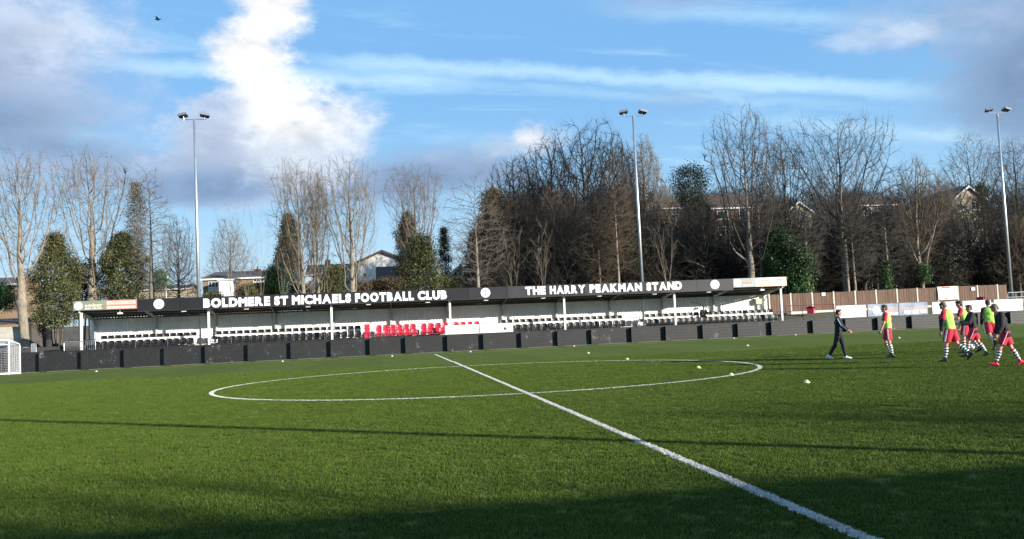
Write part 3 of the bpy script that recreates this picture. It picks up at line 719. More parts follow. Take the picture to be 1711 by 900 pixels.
def kids(rng, P, Rr, length, k, t0, ang, spread, lr, shape=0.5):
    """k children for each parent polyline"""
    N, n, _ = P.shape
    t = np.linspace(t0, 0.98, k)[None, :] + rng.uniform(-0.5, 0.5, (N, k))*(1-t0)/k
    t = np.clip(t, 0.05, 0.995); u = t*(n-1); i = np.minimum(u.astype(int), n-2); f = (u-i)[..., None]
    r_ = np.arange(N)[:, None]
    S = P[r_, i]*(1-f)+P[r_, i+1]*f
    T = P[r_, i+1]-P[r_, i]; T /= np.linalg.norm(T, axis=2, keepdims=True)+1e-9
    rp = Rr[r_, i]*(1-f[..., 0])+Rr[r_, i+1]*f[..., 0]
    ref = np.where(np.abs(T[..., 2:3]) < 0.8, np.array([0, 0, 1.0]), np.array([1.0, 0, 0]))
    A = np.cross(T, ref); A /= np.linalg.norm(A, axis=2, keepdims=True)+1e-9; B = np.cross(T, A)
    ph = rng.uniform(0, 2*pi, (N, 1)) + np.arange(k)[None, :]*2.399 + rng.normal(0, 0.35, (N, k))
    an = np.radians(ang + rng.normal(0, spread, (N, k)))
    D = T*np.cos(an)[..., None] + (A*np.cos(ph)[..., None]+B*np.sin(ph)[..., None])*np.sin(an)[..., None]
    L = length[:, None]*lr*(1-shape*t)*rng.uniform(0.65, 1.25, (N, k))
    return S.reshape(-1, 3), D.reshape(-1, 3), L.ravel(), rp.ravel()
STY = {
 # fork height, leaders, leader angle, leader up, wiggle, (k, t0, ang, up, lr) per level
 'pollard': dict(fork=0.24, lead=7, la=20, lup=0.16, wig=0.05, lv=[(8, 0.25, 28, 0.10, 0.42), (7, 0.15, 30, 0.08, 0.50), (6, 0.15, 32, 0.05, 0.50)], knob=True),
 'upright': dict(fork=0.16, lead=4, la=10, lup=0.10, wig=0.05, lv=[(11, 0.22, 34, 0.12, 0.36), (7, 0.15, 34, 0.09, 0.50), (6, 0.1, 34, 0.05, 0.50)]),
 'single': dict(fork=0.30, lead=1, la=2, lup=0.05, wig=0.03, lv=[(22, 0.12, 46, 0.13, 0.50), (8, 0.2, 38, 0.06, 0.48), (6, 0.15, 36, 0.03, 0.50)]),
 'oak': dict(fork=0.20, lead=8, la=36, lup=0.09, wig=0.12, lv=[(8, 0.25, 46, 0.05, 0.50), (9, 0.15, 46, 0.03, 0.52), (9, 0.15, 46, 0.0, 0.50)]),
 'vase': dict(fork=0.34, lead=5, la=24, lup=0.05, wig=0.06, lv=[(9, 0.20, 36, 0.08, 0.46), (7, 0.15, 36, 0.06, 0.50), (6, 0.15, 36, 0.03, 0.50)]),
 'round': dict(fork=0.22, lead=4, la=22, lup=0.10, wig=0.07, lv=[(10, 0.10, 44, 0.08, 0.50), (9, 0.12, 40, 0.05, 0.50), (7, 0.12, 40, 0.02, 0.50)]),
 'sapling': dict(fork=0.30, lead=3, la=16, lup=0.08, wig=0.06, lv=[(6, 0.20, 34, 0.10, 0.45), (5, 0.15, 34, 0.06, 0.45)]),
 'scrub': dict(fork=0.04, lead=9, la=24, lup=0.06, wig=0.11, lv=[(7, 0.15, 38, 0.08, 0.45), (7, 0.12, 40, 0.04, 0.48), (5, 0.1, 42, 0.02, 0.5)]),
}
def tree_meshes(name, style, H, Rad, tr, seed, lean=0.0, dens=1.0, low=False, tw=1.0):
    """trunk mesh (bole and leaders) and crown mesh (branches and twigs)"""
    s = STY[style]; rng = np.random.default_rng(seed)
    fz = s['fork']*H
    npt = 6
    z = np.linspace(0, 1, npt)
    bole = np.zeros((1, npt, 3)); bole[0, :, 2] = z*fz; bole[0, :, 0] = lean*fz*z + np.cumsum(rng.normal(0, 0.006*H*0.2, npt)); bole[0, :, 1] = np.cumsum(rng.normal(0, 0.006*H*0.2, npt)); bole[0, 0, :2] = 0
    brad = tr*(1.0-0.28*z)[None, :]; brad[0, 0] *= 1.35
    nl = s['lead']
    top = np.repeat(bole[:, -1], nl, 0)
    az = np.arange(nl)*2*pi/nl + rng.uniform(0, 6.28)+rng.normal(0, 0.25, nl); an = np.radians(s['la']*(1+rng.normal(0, 0.3, nl)))
    D = np.stack([np.sin(an)*np.cos(az), np.sin(an)*np.sin(az), np.cos(an)], 1)
    L = (H-fz)*rng.uniform(0.88, 1.04, nl)
    lead = grow(rng, top, D, L, 8, s['lup'], s['wig'])
    lr0 = tr*0.72*(0.62 if nl > 1 else 1.0)*(1.5/max(1.5, nl**0.5))
    lrad = lr0*np.linspace(1, 0.10, 8)[None, :]*np.ones((nl, 1))
    parts_t = [tubes(bole, brad, 9), tubes(lead, lrad, 6)]
    if s.get('knob'):
        kn = np.array([[[0, 0, -0.9], [0, 0, -0.3], [0, 0, 0.2], [0, 0, 0.7]]])*tr*1.6 + bole[0, -1]
        parts_t.append(tubes(kn, np.array([[0.9, 1.45, 1.5, 0.7]])*tr, 9))
    P, Rr, L = lead, lrad, L
    crown = []
    nlv = len(s['lv'])
    for li, (k, t0, ang, up, lr) in enumerate(s['lv']):
        k = max(3, int(round(k*(dens*1.3 if li > 0 else 1.0))))
        S, D, Lc, rp = kids(rng, P, Rr, L, k, t0, ang, 9, lr, 0.55 if li == 0 else 0.35)
        n = (5, 4, 2)[li] if nlv == 3 else (4, 2)[li]
        P = grow(rng, S, D, Lc, n, up, s['wig']*1.3)
        r0 = np.minimum(rp*0.62, (0.020+0.018*Lc)) if li == 0 else np.minimum(rp*0.65, 0.010+0.010*Lc)
        r0 = np.maximum(r0, 0.0085*tw)
        Rr = r0[:, None]*np.linspace(1, 0.35, n)[None, :]
        crown.append(tubes(P, Rr, 5 if li == 0 else 3)); L = Lc
    def join(pl):
        vs, qs, o_ = [], [], 0
        for v, q in pl: vs.append(v); qs.append(q+o_); o_ += len(v)
        return np.concatenate(vs), np.concatenate(qs)
    tv, tq = join(parts_t); cv, cq = join(crown)
    # fit to the measured height and half width
    r95 = np.percentile(np.hypot(cv[:, 0]-lean*fz, cv[:, 1]), 97); sxy = Rad/r95; sz = H/np.percentile(cv[:, 2], 99.8)
    def fit(v):
        w = np.clip((v[:, 2]-fz*0.5)/(fz*0.8+1e-6), 0, 1)
        f = 1+(sxy-1)*w
        v = v.copy(); v[:, 0] *= f; v[:, 1] *= f; v[:, 2] = np.where(v[:, 2] < 0, v[:, 2], v[:, 2]*sz); return v
    return np_mesh(name+'_trunk', fit(tv), tq), np_mesh(name+'_crown', fit(cv), cq)

# crown envelopes for trees grown towards points spread through the crown: fork, crown base, half width at height t, central leader, upward pull
def _dome(c, w, p=2.0): return lambda t: max(0.0, 1-(abs(t-c)/w)**p)**0.5
ENV = {
 'pollard': (0.25, 0.30, lambda t: (0.20+0.80*min(1, t/0.72)**0.75)*(1-max(0, (t-0.72)/0.30)**2.2)**0.5 if t < 1 else 0, 0.0, 0.34),
 'upright': (0.16, 0.22, lambda t: (0.18+0.82*min(1, t/0.66)**0.85)*max(0.0, 1-max(0, (t-0.66)/0.36)**2.0)**0.5, 0.0, 0.30),
 'single': (0.92, 0.30, lambda t: (0.55+0.45*min(1, t/0.35))*max(0.0, 1-max(0, (t-0.35)/0.67)**1.7)**0.6, 1.0, 0.30),
 'oak': (0.20, 0.20, _dome(0.42, 0.60, 2.4), 0.0, 0.05),
 'vase': (0.36, 0.34, lambda t: (0.20+0.80*min(1, t/0.66))*max(0.0, 1-max(0, (t-0.66)/0.36)**2.2)**0.5, 0.0, 0.18),
 'round': (0.22, 0.16, _dome(0.46, 0.56, 2.2), 0.4, 0.22),
}
def colonise(rng, style, H, Rad, natt, step, lean):
    fork, cb, prof, lead, up = ENV[style]
    tt = rng.uniform(0, 1, natt*3); pw = np.array([max(0.0, prof(q)) for q in tt]); keep = rng.uniform(0, 1, natt*3) < (pw**1.6+0.03); tt, pw = tt[keep][:natt], pw[keep][:natt]
    n = len(tt); ph = rng.uniform(0, 2*pi, n); s1, s2, s3 = rng.uniform(0, 6.28, 3); lob = 1+0.20*np.sin(2*ph+s1+5*tt)+0.16*np.sin(3*ph+s2-7*tt)+0.10*np.sin(7*ph+s3+11*tt); rr = pw*Rad*lob*rng.uniform(0, 1, n)**0.52; tt = np.clip(tt*(1+0.07*np.sin(3*ph+s2)+0.05*np.sin(5*ph+s1)), 0, 1.06)
    A = np.stack([rr*np.cos(ph)+lean*H*0.2, rr*np.sin(ph), H*(cb+(1-cb)*tt)], 1)
    zt = fork*H if not lead else H*(0.88 if lead == 1.0 else 0.45)
    m = max(4, int(zt/step)); tr_ = np.zeros((m+1, 3)); q = np.linspace(0, 1, m+1); tr_[:, 2] = q*zt; tr_[:, 0] = lean*zt*q*(1-0.3*q); tr_[:, :2] += np.cumsum(rng.normal(0, 0.02*step, (m+1, 2)), 0); tr_[0, :2] = 0
    N = [tr_]; par = list(range(-1, m)); cnt = m+1
    pos = tr_.copy()
    lo = pos[:, 2] > cb*H*0.85
    D = np.full(n, 1e9); NI = np.zeros(n, int)
    def upd(p, i0):
        nonlocal D, NI
        if len(p) == 0: return
        d = ((A[:, None, :]-p[None])**2).sum(2); j = d.argmin(1); dm = d[np.arange(len(A)), j]; b = dm < D
        D = np.where(b, dm, D); NI = np.where(b, i0+j, NI)
    li = np.nonzero(lo)[0]; 
    if len(li) == 0: li = np.array([m])
    upd(pos[li[0]:], li[0])
    dirs = np.zeros((m+1, 3)); dirs[1:] = pos[1:]-pos[:-1]; dirs[0] = (0, 0, 1)
    dk = (1.2*step)**2
    for it in range(200):
        if len(A) < 8: break
        v = A-pos[NI]; v /= np.linalg.norm(v, axis=1, keepdims=True)+1e-9
        S = np.zeros((len(pos), 3)); np.add.at(S, NI, v); act = np.unique(NI)
        pd = dirs[act]/(np.linalg.norm(dirs[act], axis=1, keepdims=True)+1e-9)
        d = S[act]; d /= np.linalg.norm(d, axis=1, keepdims=True)+1e-9
        d = d+0.70*pd+rng.normal(0, 0.09, d.shape); d[:, 2] += up*0.55; d /= np.linalg.norm(d, axis=1, keepdims=True)+1e-9
        new = pos[act]+d*step
        i0 = len(pos); pos = np.concatenate([pos, new]); dirs = np.concatenate([dirs, d]); par += list(act)
        D0 = D.copy(); upd(new, i0)
        stuck = np.isin(NI, act) & (rng.uniform(0, 1, len(A)) < 0.02)
        alive = (D > dk) & ~stuck
        A, D, NI = A[alive], D[alive], NI[alive]
        if len(pos) > 4300: break
    return pos, np.array(par), dirs
def spikes(P0, P1, r):
    """three-sided pointed twigs, three triangles each"""
    T = P1-P0; T = T/(np.linalg.norm(T, axis=1, keepdims=True)+1e-9)
    ref = np.where(np.abs(T[:, 2:3]) < 0.8, np.array([[0, 0, 1.0]]), np.array([[1.0, 0, 0]]))
    A = np.cross(T, ref); A /= np.linalg.norm(A, axis=1, keepdims=True)+1e-9; B = np.cross(T, A)
    V = np.stack([P0+A*r, P0+(-0.5*A+0.87*B)*r, P0+(-0.5*A-0.87*B)*r, P1], 1).reshape(-1, 3)
    b = (np.arange(len(P0))*4)[:, None, None]
    return V, (b+np.array([[0, 1, 3], [1, 2, 3], [2, 0, 3]])[None]).reshape(-1, 3)
def grown_meshes(name, style, H, Rad, tr, seed, lean, dens, tw):
    rng = np.random.default_rng(seed)
    step = max(0.15, 0.66*(1.6*Rad*Rad*H/2600)**(1/3.0))
    if style == 'single': step *= 1.35; dens *= 0.5
    if style in ('pollard', 'upright'): step *= 1.12; dens *= 0.85
    pos, par, dirs = colonise(rng, style, H*0.965, Rad*0.95, int(3000*dens), step, lean)
    n = len(pos); leaf = np.zeros(n); nch = np.zeros(n, int)
    for i in range(1, n): nch[par[i]] += 1
    leaf[nch == 0] = 1
    for i in range(n-1, 0, -1): leaf[par[i]] += leaf[i]
    rad = 0.011*tw*np.maximum(leaf, 1)**0.46
    big = rad.max(); f = np.clip((rad-0.03)/(big-0.03+1e-9), 0, 1); rad = rad*(1-f)+rad*(tr/big)*f
    if ENV[style][3]:
        ch_ = np.hypot(pos[:, 0], pos[:, 1]) < 0.35; ch_ &= np.cumsum(~np.concatenate([[True], par[1:] == np.arange(n-1)])) == 0; rad[ch_] *= (1-0.85*pos[ch_, 2]/H)
    rad[0] *= 1.3
    idx = np.arange(1, n); P = np.stack([pos[par[idx]], pos[idx]], 1); R_ = np.stack([np.minimum(rad[par[idx]], rad[idx]*1.35), rad[idx]], 1)
    ext = (P[:, 1]-P[:, 0])*0.06; P[:, 1] += ext
    thick = R_[:, 1] > max(0.05, 0.28*tr)
    tk = np.zeros(n, bool); tk[0] = True
    for i in range(1, n): tk[i] = thick[i-1] and tk[par[i]]
    thick = tk[1:]
    trunk = [tubes(P[thick], R_[thick], 8)]
    mid = ~thick & (R_[:, 1] > 0.03); thin = ~thick & ~mid
    crown = [tubes(P[mid], R_[mid], 5)] if mid.any() else []
    crown.append(tubes(P[thin], R_[thin], 3))
    # twigs: sprays from the thin wood
    tn = np.nonzero((leaf <= 6) & (np.arange(n) > 3))[0]; k = 3; pass
    T = np.repeat(tn, k); d = dirs[T]/(np.linalg.norm(dirs[T], axis=1, keepdims=True)+1e-9)
    d = d+rng.normal(0, 0.50, d.shape); d[:, 2] += ENV[style][4]*0.5; d /= np.linalg.norm(d, axis=1, keepdims=True)
    L = rng.uniform(0.5, 1.7, len(T))*(0.42+0.9*step)*np.where(rng.uniform(0, 1, len(T)) < 0.12, 1.8, 1.0); S = pos[T]
    tw1 = grow(rng, S, d, L, 2, 0.06, 0.1); r1 = np.full((len(T), 2), 0.0075*tw)*np.array([[1.0, 0.5]])
    crown.append(spikes(tw1[:, 0], tw1[:, 1], 0.0080*tw))
    def join(pl):
        vs, qs, o_ = [], [], 0
        for v, q in pl:
            if q.shape[1] == 4: q = np.concatenate([q[:, [0, 1, 2]], q[:, [0, 2, 3]]])
            vs.append(v); qs.append(q+o_); o_ += len(v)
        return np.concatenate(vs), np.concatenate(qs)
    if ENV[style][0] < 0.3 and style == 'pollard':
        fz = ENV[style][0]*H; kn = np.array([[[0, 0, -0.9], [0, 0, -0.3], [0, 0, 0.2], [0, 0, 0.7]]])*tr*1.5 + np.array([lean*fz*0.7, 0, fz*0.97])
        trunk.append(tubes(kn, np.array([[0.85, 1.3, 1.35, 0.7]])*tr, 9))
    tv, tq = join(trunk); cv, cq = join(crown)
    return np_mesh(name+'_trunk', tv, tq), np_mesh(name+'_crown', cv, cq)
_old_tree = tree_meshes
def tree_meshes(name, style, H, Rad, tr, seed, lean=0.0, dens=1.0, low=False, tw=1.0):
    if style in ENV: return grown_meshes(name, style, H, Rad, tr, seed, lean, dens, tw)
    return _old_tree(name, style, H, Rad, tr, seed, lean, dens, low, tw)

def bark(name, a, b, sc=3.0): return mat(name, a, 0.9, 0.25, sc, 0.5, 25, spec=0.15, col2=b, stretch=(1, 1, 0.4))
B_pale = bark('pale_bark', (0.15, 0.125, 0.095), (0.29, 0.25, 0.20))
B_tan = bark('tan_twigs', (0.15, 0.122, 0.092), (0.24, 0.198, 0.15))
B_grey = bark('grey_bark', (0.095, 0.083, 0.068), (0.19, 0.17, 0.14))
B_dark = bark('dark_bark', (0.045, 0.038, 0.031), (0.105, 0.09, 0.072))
B_brown = bark('brown_twigs', (0.075, 0.056, 0.040), (0.13, 0.098, 0.070))
B_dtwig = bark('dark_twigs', (0.046, 0.041, 0.036), (0.084, 0.074, 0.063))
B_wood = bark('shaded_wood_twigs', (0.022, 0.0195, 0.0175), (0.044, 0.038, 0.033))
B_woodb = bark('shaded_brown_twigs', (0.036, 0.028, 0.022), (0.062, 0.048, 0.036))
B_gtwig = bark('grey_twigs', (0.12, 0.10, 0.08), (0.19, 0.165, 0.135))

def put_tree(name, label, style, pxb, Y, pyt, pl, pr, tr, bt, bc, seed, lean=0.0, dens=1.0, group=None, pyb=None, rot=None, tw=None):
    if tw is None: tw = 1.0 if pxb < 830 else 1.3
    """pxb: trunk foot column; pyt: top row; pl, pr: crown left and right columns in the survey photograph"""
    g0 = at(pxb, 480, Y); z0 = terrain_z(g0.x, Y)
    t = at((pl+pr)/2, pyt, Y); H = t.z-z0
    Rad = abs(at(pr, pyt+60, Y).x-at(pl, pyt+60, Y).x)/2
    # the trunk foot: slide down the column to the ground
    x0 = at(pxb, 495, Y).x
    a, b = tree_meshes(name, style, H, Rad, tr, seed, lean, dens, tw=tw)
    r = empty(name, (x0, Y, z0-0.15)); tag(r, label, 'tree', group)
    mesh_obj('trunk', a, bt, r, smooth=True); mesh_obj('crown', b, bc, r)
    return r
def leaf_mesh(rng, cen, nrm_bias, size, n_each, spread, up=0.2):
    """n_each small folded leaves round every clump centre"""
    N = len(cen)*n_each
    c = np.repeat(cen, n_each, 0) + rng.normal(0, 1, (N, 3))*np.repeat(spread, n_each, 0)
    d = rng.normal(0, 1, (N, 3)); d[:, 2] += up; d /= np.linalg.norm(d, axis=1, keepdims=True)
    e = np.cross(d, rng.normal(0, 1, (N, 3))); e /= np.linalg.norm(e, axis=1, keepdims=True)
    s = size*rng.uniform(0.6, 1.3, (N, 1))
    w = e*s*0.42; l = d*s; nn = np.cross(d, e)*s*0.12
    V = np.stack([c-l*0.5, c+w+nn, c+l*0.5, c-w+nn], 1).reshape(-1, 3)
    return V, np.arange(N*4).reshape(-1, 4)
def leafy(name, label, cat, pc, Y, pyt, pyb, hw, prof, mleaf, seed, clumps=260, each=26, leaf=0.16, sp=0.32, trunk=True, group=None, ydepth=1.0, bare=None):
    if leaf > 0.12: leaf *= 0.78; each = int(each*1.15)
    """evergreen shrub or conifer: leaf clumps spread through a measured envelope; prof(t) = half width factor at height t"""
    rng = np.random.default_rng(seed)
    b = at(pc, pyb, Y); t = at(pc, pyt, Y); z0 = terrain_z(b.x, Y); H = t.z-z0; zlo = max(0.0, b.z-z0) if pyb else 0.0
    W = hw*Y/F_PX*1.02
    tt = rng.uniform(0, 1, clumps)**0.85; rad = np.array([prof(q) for q in tt])*W
    ph = rng.uniform(0, 2*pi, clumps); lump = 1+0.20*np.sin(ph*3+tt*9+seed)+0.16*np.sin(ph*5-tt*14+seed*2)
    rr = rad*lump*np.sqrt(rng.uniform(0.10, 1.0, clumps))*rng.uniform(0.86, 1.12, clumps)
    cen = np.stack([rr*np.cos(ph), rr*np.sin(ph)*ydepth, zlo+tt*(H-zlo)-sp*0.3], 1)
    spd = np.tile(np.array([[sp, sp*ydepth, sp*0.9]]), (clumps, 1))*rng.uniform(0.6, 1.2, (clumps, 1))
    V, Q = leaf_mesh(rng, cen, 0, leaf, each, spd)
    V[:, 2] = np.maximum(V[:, 2], 0.02)
    r = empty(name, (b.x, Y, z0)); tag(r, label, cat, group)
    mesh_obj('foliage', np_mesh('foliage', V, Q), mleaf, r)
    if trunk:
        k = 3 if trunk is True else trunk
        mb = MB()
        for i in range(k):
            a = 2*pi*i/k+rng.uniform(0, 1); q = rng.uniform(0.15, 0.5)*W if k > 1 else 0.05
            mb.tube([(0.3*q*cos(a), 0.3*q*sin(a), -0.2), (q*0.7*cos(a), q*0.7*sin(a), H*0.35), (q*cos(a), q*sin(a), H*0.75)], [0.10, 0.07, 0.02], 6)
        mb.build('stem', B_grey, r, smooth=True)
    return r
L_olive = mat('olive_leaves', (0.070, 0.074, 0.026), 0.5, 0.35, 1.2, island=0.18, spec=0.4)
L_green = mat('green_leaves', (0.035, 0.078, 0.018), 0.5, 0.35, 1.2, island=0.18, spec=0.4)
L_yolive = mat('yellow_olive_leaves', (0.085, 0.088, 0.030), 0.55, 0.3, 1.2, island=0.18, spec=0.35)
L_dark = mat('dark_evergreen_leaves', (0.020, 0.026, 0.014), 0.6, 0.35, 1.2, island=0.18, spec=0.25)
L_cyp = mat('cypress_leaves', (0.045, 0.044, 0.018), 0.7, 0.35, 1.2, island=0.18, spec=0.25)
L_brownc = mat('brown_conifer_leaves', (0.080, 0.056, 0.028), 0.7, 0.35, 1.0, island=0.18, spec=0.2)

GL_ = 'bare trees behind the left half of the stand'; GR_ = 'bare trees of the wood behind the right half of the stand'
# left half, pale pruned trees with upright regrowth
put_tree('pollarded_tree', 'pale pollarded bare tree with leaning trunk beside the small white goal', 'pollard', 42, 77.6, 254, -30, 98, 0.36, B_pale, B_tan, 11, lean=-0.10, dens=1.0)
put_tree('pollarded_tree', 'pale pollarded bare tree rising between the two leafy bushes behind the green sign', 'pollard', 156, 81, 250, 98, 222, 0.40, B_pale, B_tan, 12, lean=-0.03, dens=1.05)
put_tree('bare_tree', 'straight single-trunked bare tree with dark bark between leafy bush and first floodlight', 'single', 253, 80, 276, 216, 300, 0.27, B_grey, B_gtwig, 13, dens=0.95)
put_tree('bare_tree', 'small distant bare tree just left of the first floodlight pole', 'round', 299, 112, 362, 266, 338, 0.28, B_dark, B_dtwig, 14)
put_tree('bare_tree', 'distant round-crowned bare tree above the bungalow roof', 'round', 385, 135, 366, 344, 424, 0.35, B_dark, B_gtwig, 15, dens=1.15)
put_tree('sapling', 'thin leaning pale sapling in front of the white bungalow window', 'sapling', 396, 82, 330, 330, 405, 0.12, B_pale, B_tan, 16, lean=-0.18, dens=1.2)
put_tree('sapling', 'thin upright pale sapling before the bungalow chimney', 'sapling', 413, 84, 318, 372, 440, 0.11, B_pale, B_tan, 17, dens=1.3)
put_tree('bare_tree', 'tan bare tree with many upright stems beside the green cypress', 'upright', 512, 83, 268, 424, 540, 0.22, B_pale, B_tan, 18, lean=-0.12)
put_tree('bare_tree', 'slim pale bare tree directly behind the green cypress', 'upright', 533, 86, 290, 492, 556, 0.16, B_pale, B_tan, 19, dens=0.8)
put_tree('bare_tree', 'tall tan bare tree with two strong stems left of the white gabled house', 'upright', 590, 82, 262, 530, 640, 0.30, B_pale, B_tan, 20)
put_tree('sapling', 'very thin bare sapling in front of the white gabled house', 'sapling', 617, 84, 330, 596, 650, 0.07, B_grey, B_gtwig, 21)
for i_, (p_, t_, l_, r_, ln_, wh_) in enumerate(((443, 340, 418, 462, -0.22, 'leaning before the brown beech hedge'), (472, 350, 452, 496, 0.0, 'at the foot of the green cypress'), (497, 322, 476, 520, 0.05, 'between cypress and tan stems'), (524, 330, 506, 548, -0.04, 'before the grey-roofed bungalow'), (547, 352, 528, 572, 0.08, 'beside the olive hedge'))):
    put_tree('sapling', 'thin pale sapling '+wh_, 'sapling', p_, 82+i_ % 3, t_, l_, r_, 0.10, B_pale, B_tan, 60+i_, lean=ln_, dens=1.1)
put_tree('bare_tree', 'wide forked bare tree rising behind the brown rounded conifer', 'vase', 700, 100, 276, 646, 752, 0.33, B_grey, B_gtwig, 22)
put_tree('bare_tree', 'pale-trunked bare tree with low rising branches at the middle club badge', 'single', 800, 79, 288, 748, 856, 0.22, B_pale, B_gtwig, 23, dens=0.9)
# the wood
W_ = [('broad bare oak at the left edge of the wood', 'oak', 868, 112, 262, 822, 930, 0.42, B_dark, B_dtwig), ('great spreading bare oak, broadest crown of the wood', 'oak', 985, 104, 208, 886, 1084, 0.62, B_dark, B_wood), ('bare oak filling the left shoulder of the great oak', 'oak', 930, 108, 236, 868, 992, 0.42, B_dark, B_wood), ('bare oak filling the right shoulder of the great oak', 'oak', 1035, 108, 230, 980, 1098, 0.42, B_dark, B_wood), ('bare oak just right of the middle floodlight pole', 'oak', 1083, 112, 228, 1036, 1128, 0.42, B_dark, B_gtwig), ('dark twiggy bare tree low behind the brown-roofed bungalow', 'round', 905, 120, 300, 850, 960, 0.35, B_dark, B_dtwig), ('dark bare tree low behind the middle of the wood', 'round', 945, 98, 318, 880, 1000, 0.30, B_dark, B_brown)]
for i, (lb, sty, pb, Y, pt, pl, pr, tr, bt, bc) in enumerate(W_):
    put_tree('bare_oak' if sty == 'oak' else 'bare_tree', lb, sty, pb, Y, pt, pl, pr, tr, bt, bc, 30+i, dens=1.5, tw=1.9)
put_tree('birch_tree', 'brown-twigged birch with pale trunk beside the middle floodlight pole', 'single', 1036, 84, 258, 1003, 1068, 0.17, B_pale, B_brown, 41, dens=1.2)
put_tree('birch_tree', 'brown bushy birch left of the pale birch trunk', 'single', 1004, 86, 330, 948, 1030, 0.14, B_pale, B_brown, 42, dens=1.3)
put_tree('sapling', 'pale forked sapling behind the last letters of the stand name', 'sapling', 1117, 82, 350, 1082, 1146, 0.13, B_pale, B_gtwig, 43, dens=1.1)
put_tree('sapling', 'thin many-stemmed sapling beside the street lamp behind the stand', 'sapling', 908, 84, 362, 878, 936, 0.09, B_tan, B_tan, 44, dens=1.6)
put_tree('sapling', 'thin bare sapling in front of the brown-roofed bungalow', 'sapling', 858, 84, 372, 830, 890, 0.08, B_grey, B_tan, 45, dens=1.4)
put_tree('bare_tree', 'tallest bare tree with twin trunks beside the peach sign', 'upright', 1258, 84, 182, 1166, 1312, 0.33, B_pale, B_dtwig, 46, dens=1.15)
put_tree('bare_tree', 'slender straight trunk right of the twin-trunked tree', 'single', 1275, 85, 240, 1238, 1312, 0.17, B_pale, B_dtwig, 47, dens=0.8)
put_tree('bare_tree', 'dark bare tree between the twin-trunked tree and the wide vase-shaped tree', 'upright', 1322, 92, 228, 1272, 1372, 0.26, B_dark, B_dtwig, 48)
put_tree('bare_tree', 'pale slender trunk rising through the glossy green bush by the fence', 'single', 1352, 82, 318, 1322, 1388, 0.14, B_pale, B_dtwig, 49, dens=0.8)
put_tree('bare_tree', 'wide vase-shaped bare tree with dark branches above the fence', 'vase', 1415, 86, 196, 1326, 1512, 0.36, B_pale, B_dtwig, 50, dens=1.15)
put_tree('bare_tree', 'pale straight trunk close beside the vase-shaped tree', 'single', 1430, 82, 330, 1396, 1468, 0.16, B_pale, B_dtwig, 51, dens=0.9)
put_tree('bare_tree', 'ivy-footed slender bare tree behind the fence', 'single', 1487, 83, 300, 1448, 1530, 0.19, B_pale, B_dtwig, 52, dens=0.95)
put_tree('bare_tree', 'brown dense oval-crowned bare tree with pale forked stems', 'upright', 1543, 84, 268, 1502, 1592, 0.20, B_pale, B_brown, 53, dens=1.35)
put_tree('bare_oak', 'spreading bare oak high behind the cream gabled house', 'oak', 1640, 150, 226, 1566, 1690, 0.5, B_dark, B_dtwig, 54, dens=1.1)
put_tree('bare_oak', 'dark bare oak right of the right-hand floodlight pole', 'oak', 1712, 120, 232, 1658, 1760, 0.45, B_dark, B_dtwig, 55, dens=1.1)
put_tree('bare_tree', 'twiggy bare tree in front of the cream gabled house', 'round', 1596, 96, 345, 1566, 1640, 0.2, B_dark, B_dtwig, 56, dens=0.35)
put_tree('bare_tree', 'brown twiggy tree below the right-hand floodlight', 'round', 1705, 88, 360, 1660, 1750, 0.2, B_grey, B_brown, 57, dens=1.1)
put_tree('bare_tree', 'thin dark tree directly behind the left of the fence', 'round', 1392, 100, 290, 1350, 1440, 0.2, B_dark, B_dtwig, 58)
put_tree('bare_tree', 'dark bare tree between the oval-crowned tree and the cream house', 'upright', 1580, 108, 300, 1530, 1625, 0.22, B_dark, B_dtwig, 59)
# background trees of the wood: one prototype of each kind, copied with their parts
rngb = random.Random(5)
bp = []
for i, (sty, H, Rd, tr) in enumerate((('round', 11, 4.2, 0.2), ('oak', 13, 5.5, 0.28), ('upright', 12, 3.2, 0.18), ('scrub', 6.5, 3.6, 0.08), ('scrub', 5.0, 3.0, 0.07))):
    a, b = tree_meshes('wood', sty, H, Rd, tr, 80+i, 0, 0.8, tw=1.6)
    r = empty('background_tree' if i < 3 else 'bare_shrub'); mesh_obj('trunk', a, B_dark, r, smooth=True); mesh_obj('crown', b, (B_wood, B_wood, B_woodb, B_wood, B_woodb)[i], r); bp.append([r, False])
LBW = ['dark round bare tree deep in the shaded wood behind the stand', 'dark spreading bare tree deep in the shaded wood behind the stand', 'dark slim bare tree deep in the shaded wood behind the stand', 'dark leafless shrub in the thicket below the wood', 'brown leafless shrub in the thicket below the wood']
def place_bg(k, X, Y, s, ztop=None):
    if ztop: s = max(0.35, (ztop-terrain_z(X, Y))/(11, 13, 12, 6.5, 5.0)[k])
    r, u = bp[k]
    o_ = copy_tree(r) if u else r
    bp[k][1] = True
    o_.location = (X, Y, terrain_z(X, Y)-0.2); o_.rotation_euler = (0, 0, rngb.uniform(0, 6.28)); o_.scale = (s*rngb.uniform(0.9, 1.1), s*rngb.uniform(0.9, 1.1), s)
    tag(o_, LBW[k], 'tree' if k < 3 else 'shrub', 'trees and shrubs deep in the wood: '+LBW[k].split(' in')[0])
for i in range(66):
    p = 840+i*(1770-840)/65+rngb.uniform(-12, 12); Y = (90, 96, 102, 110, 118, 128)[i % 6]+rngb.uniform(-3, 3)
    if any(a_ < p < b_ for a_, b_ in ((1182, 1272), (1320, 1360), (1436, 1500), (1588, 1656))) and i % 2: continue
    q = at(p, 400, Y); place_bg(rngb.choice([0, 1, 2]), q.x, Y, 1.0, at(p, rngb.uniform(308, 380)+(8 if p < 950 else 0), Y).z)
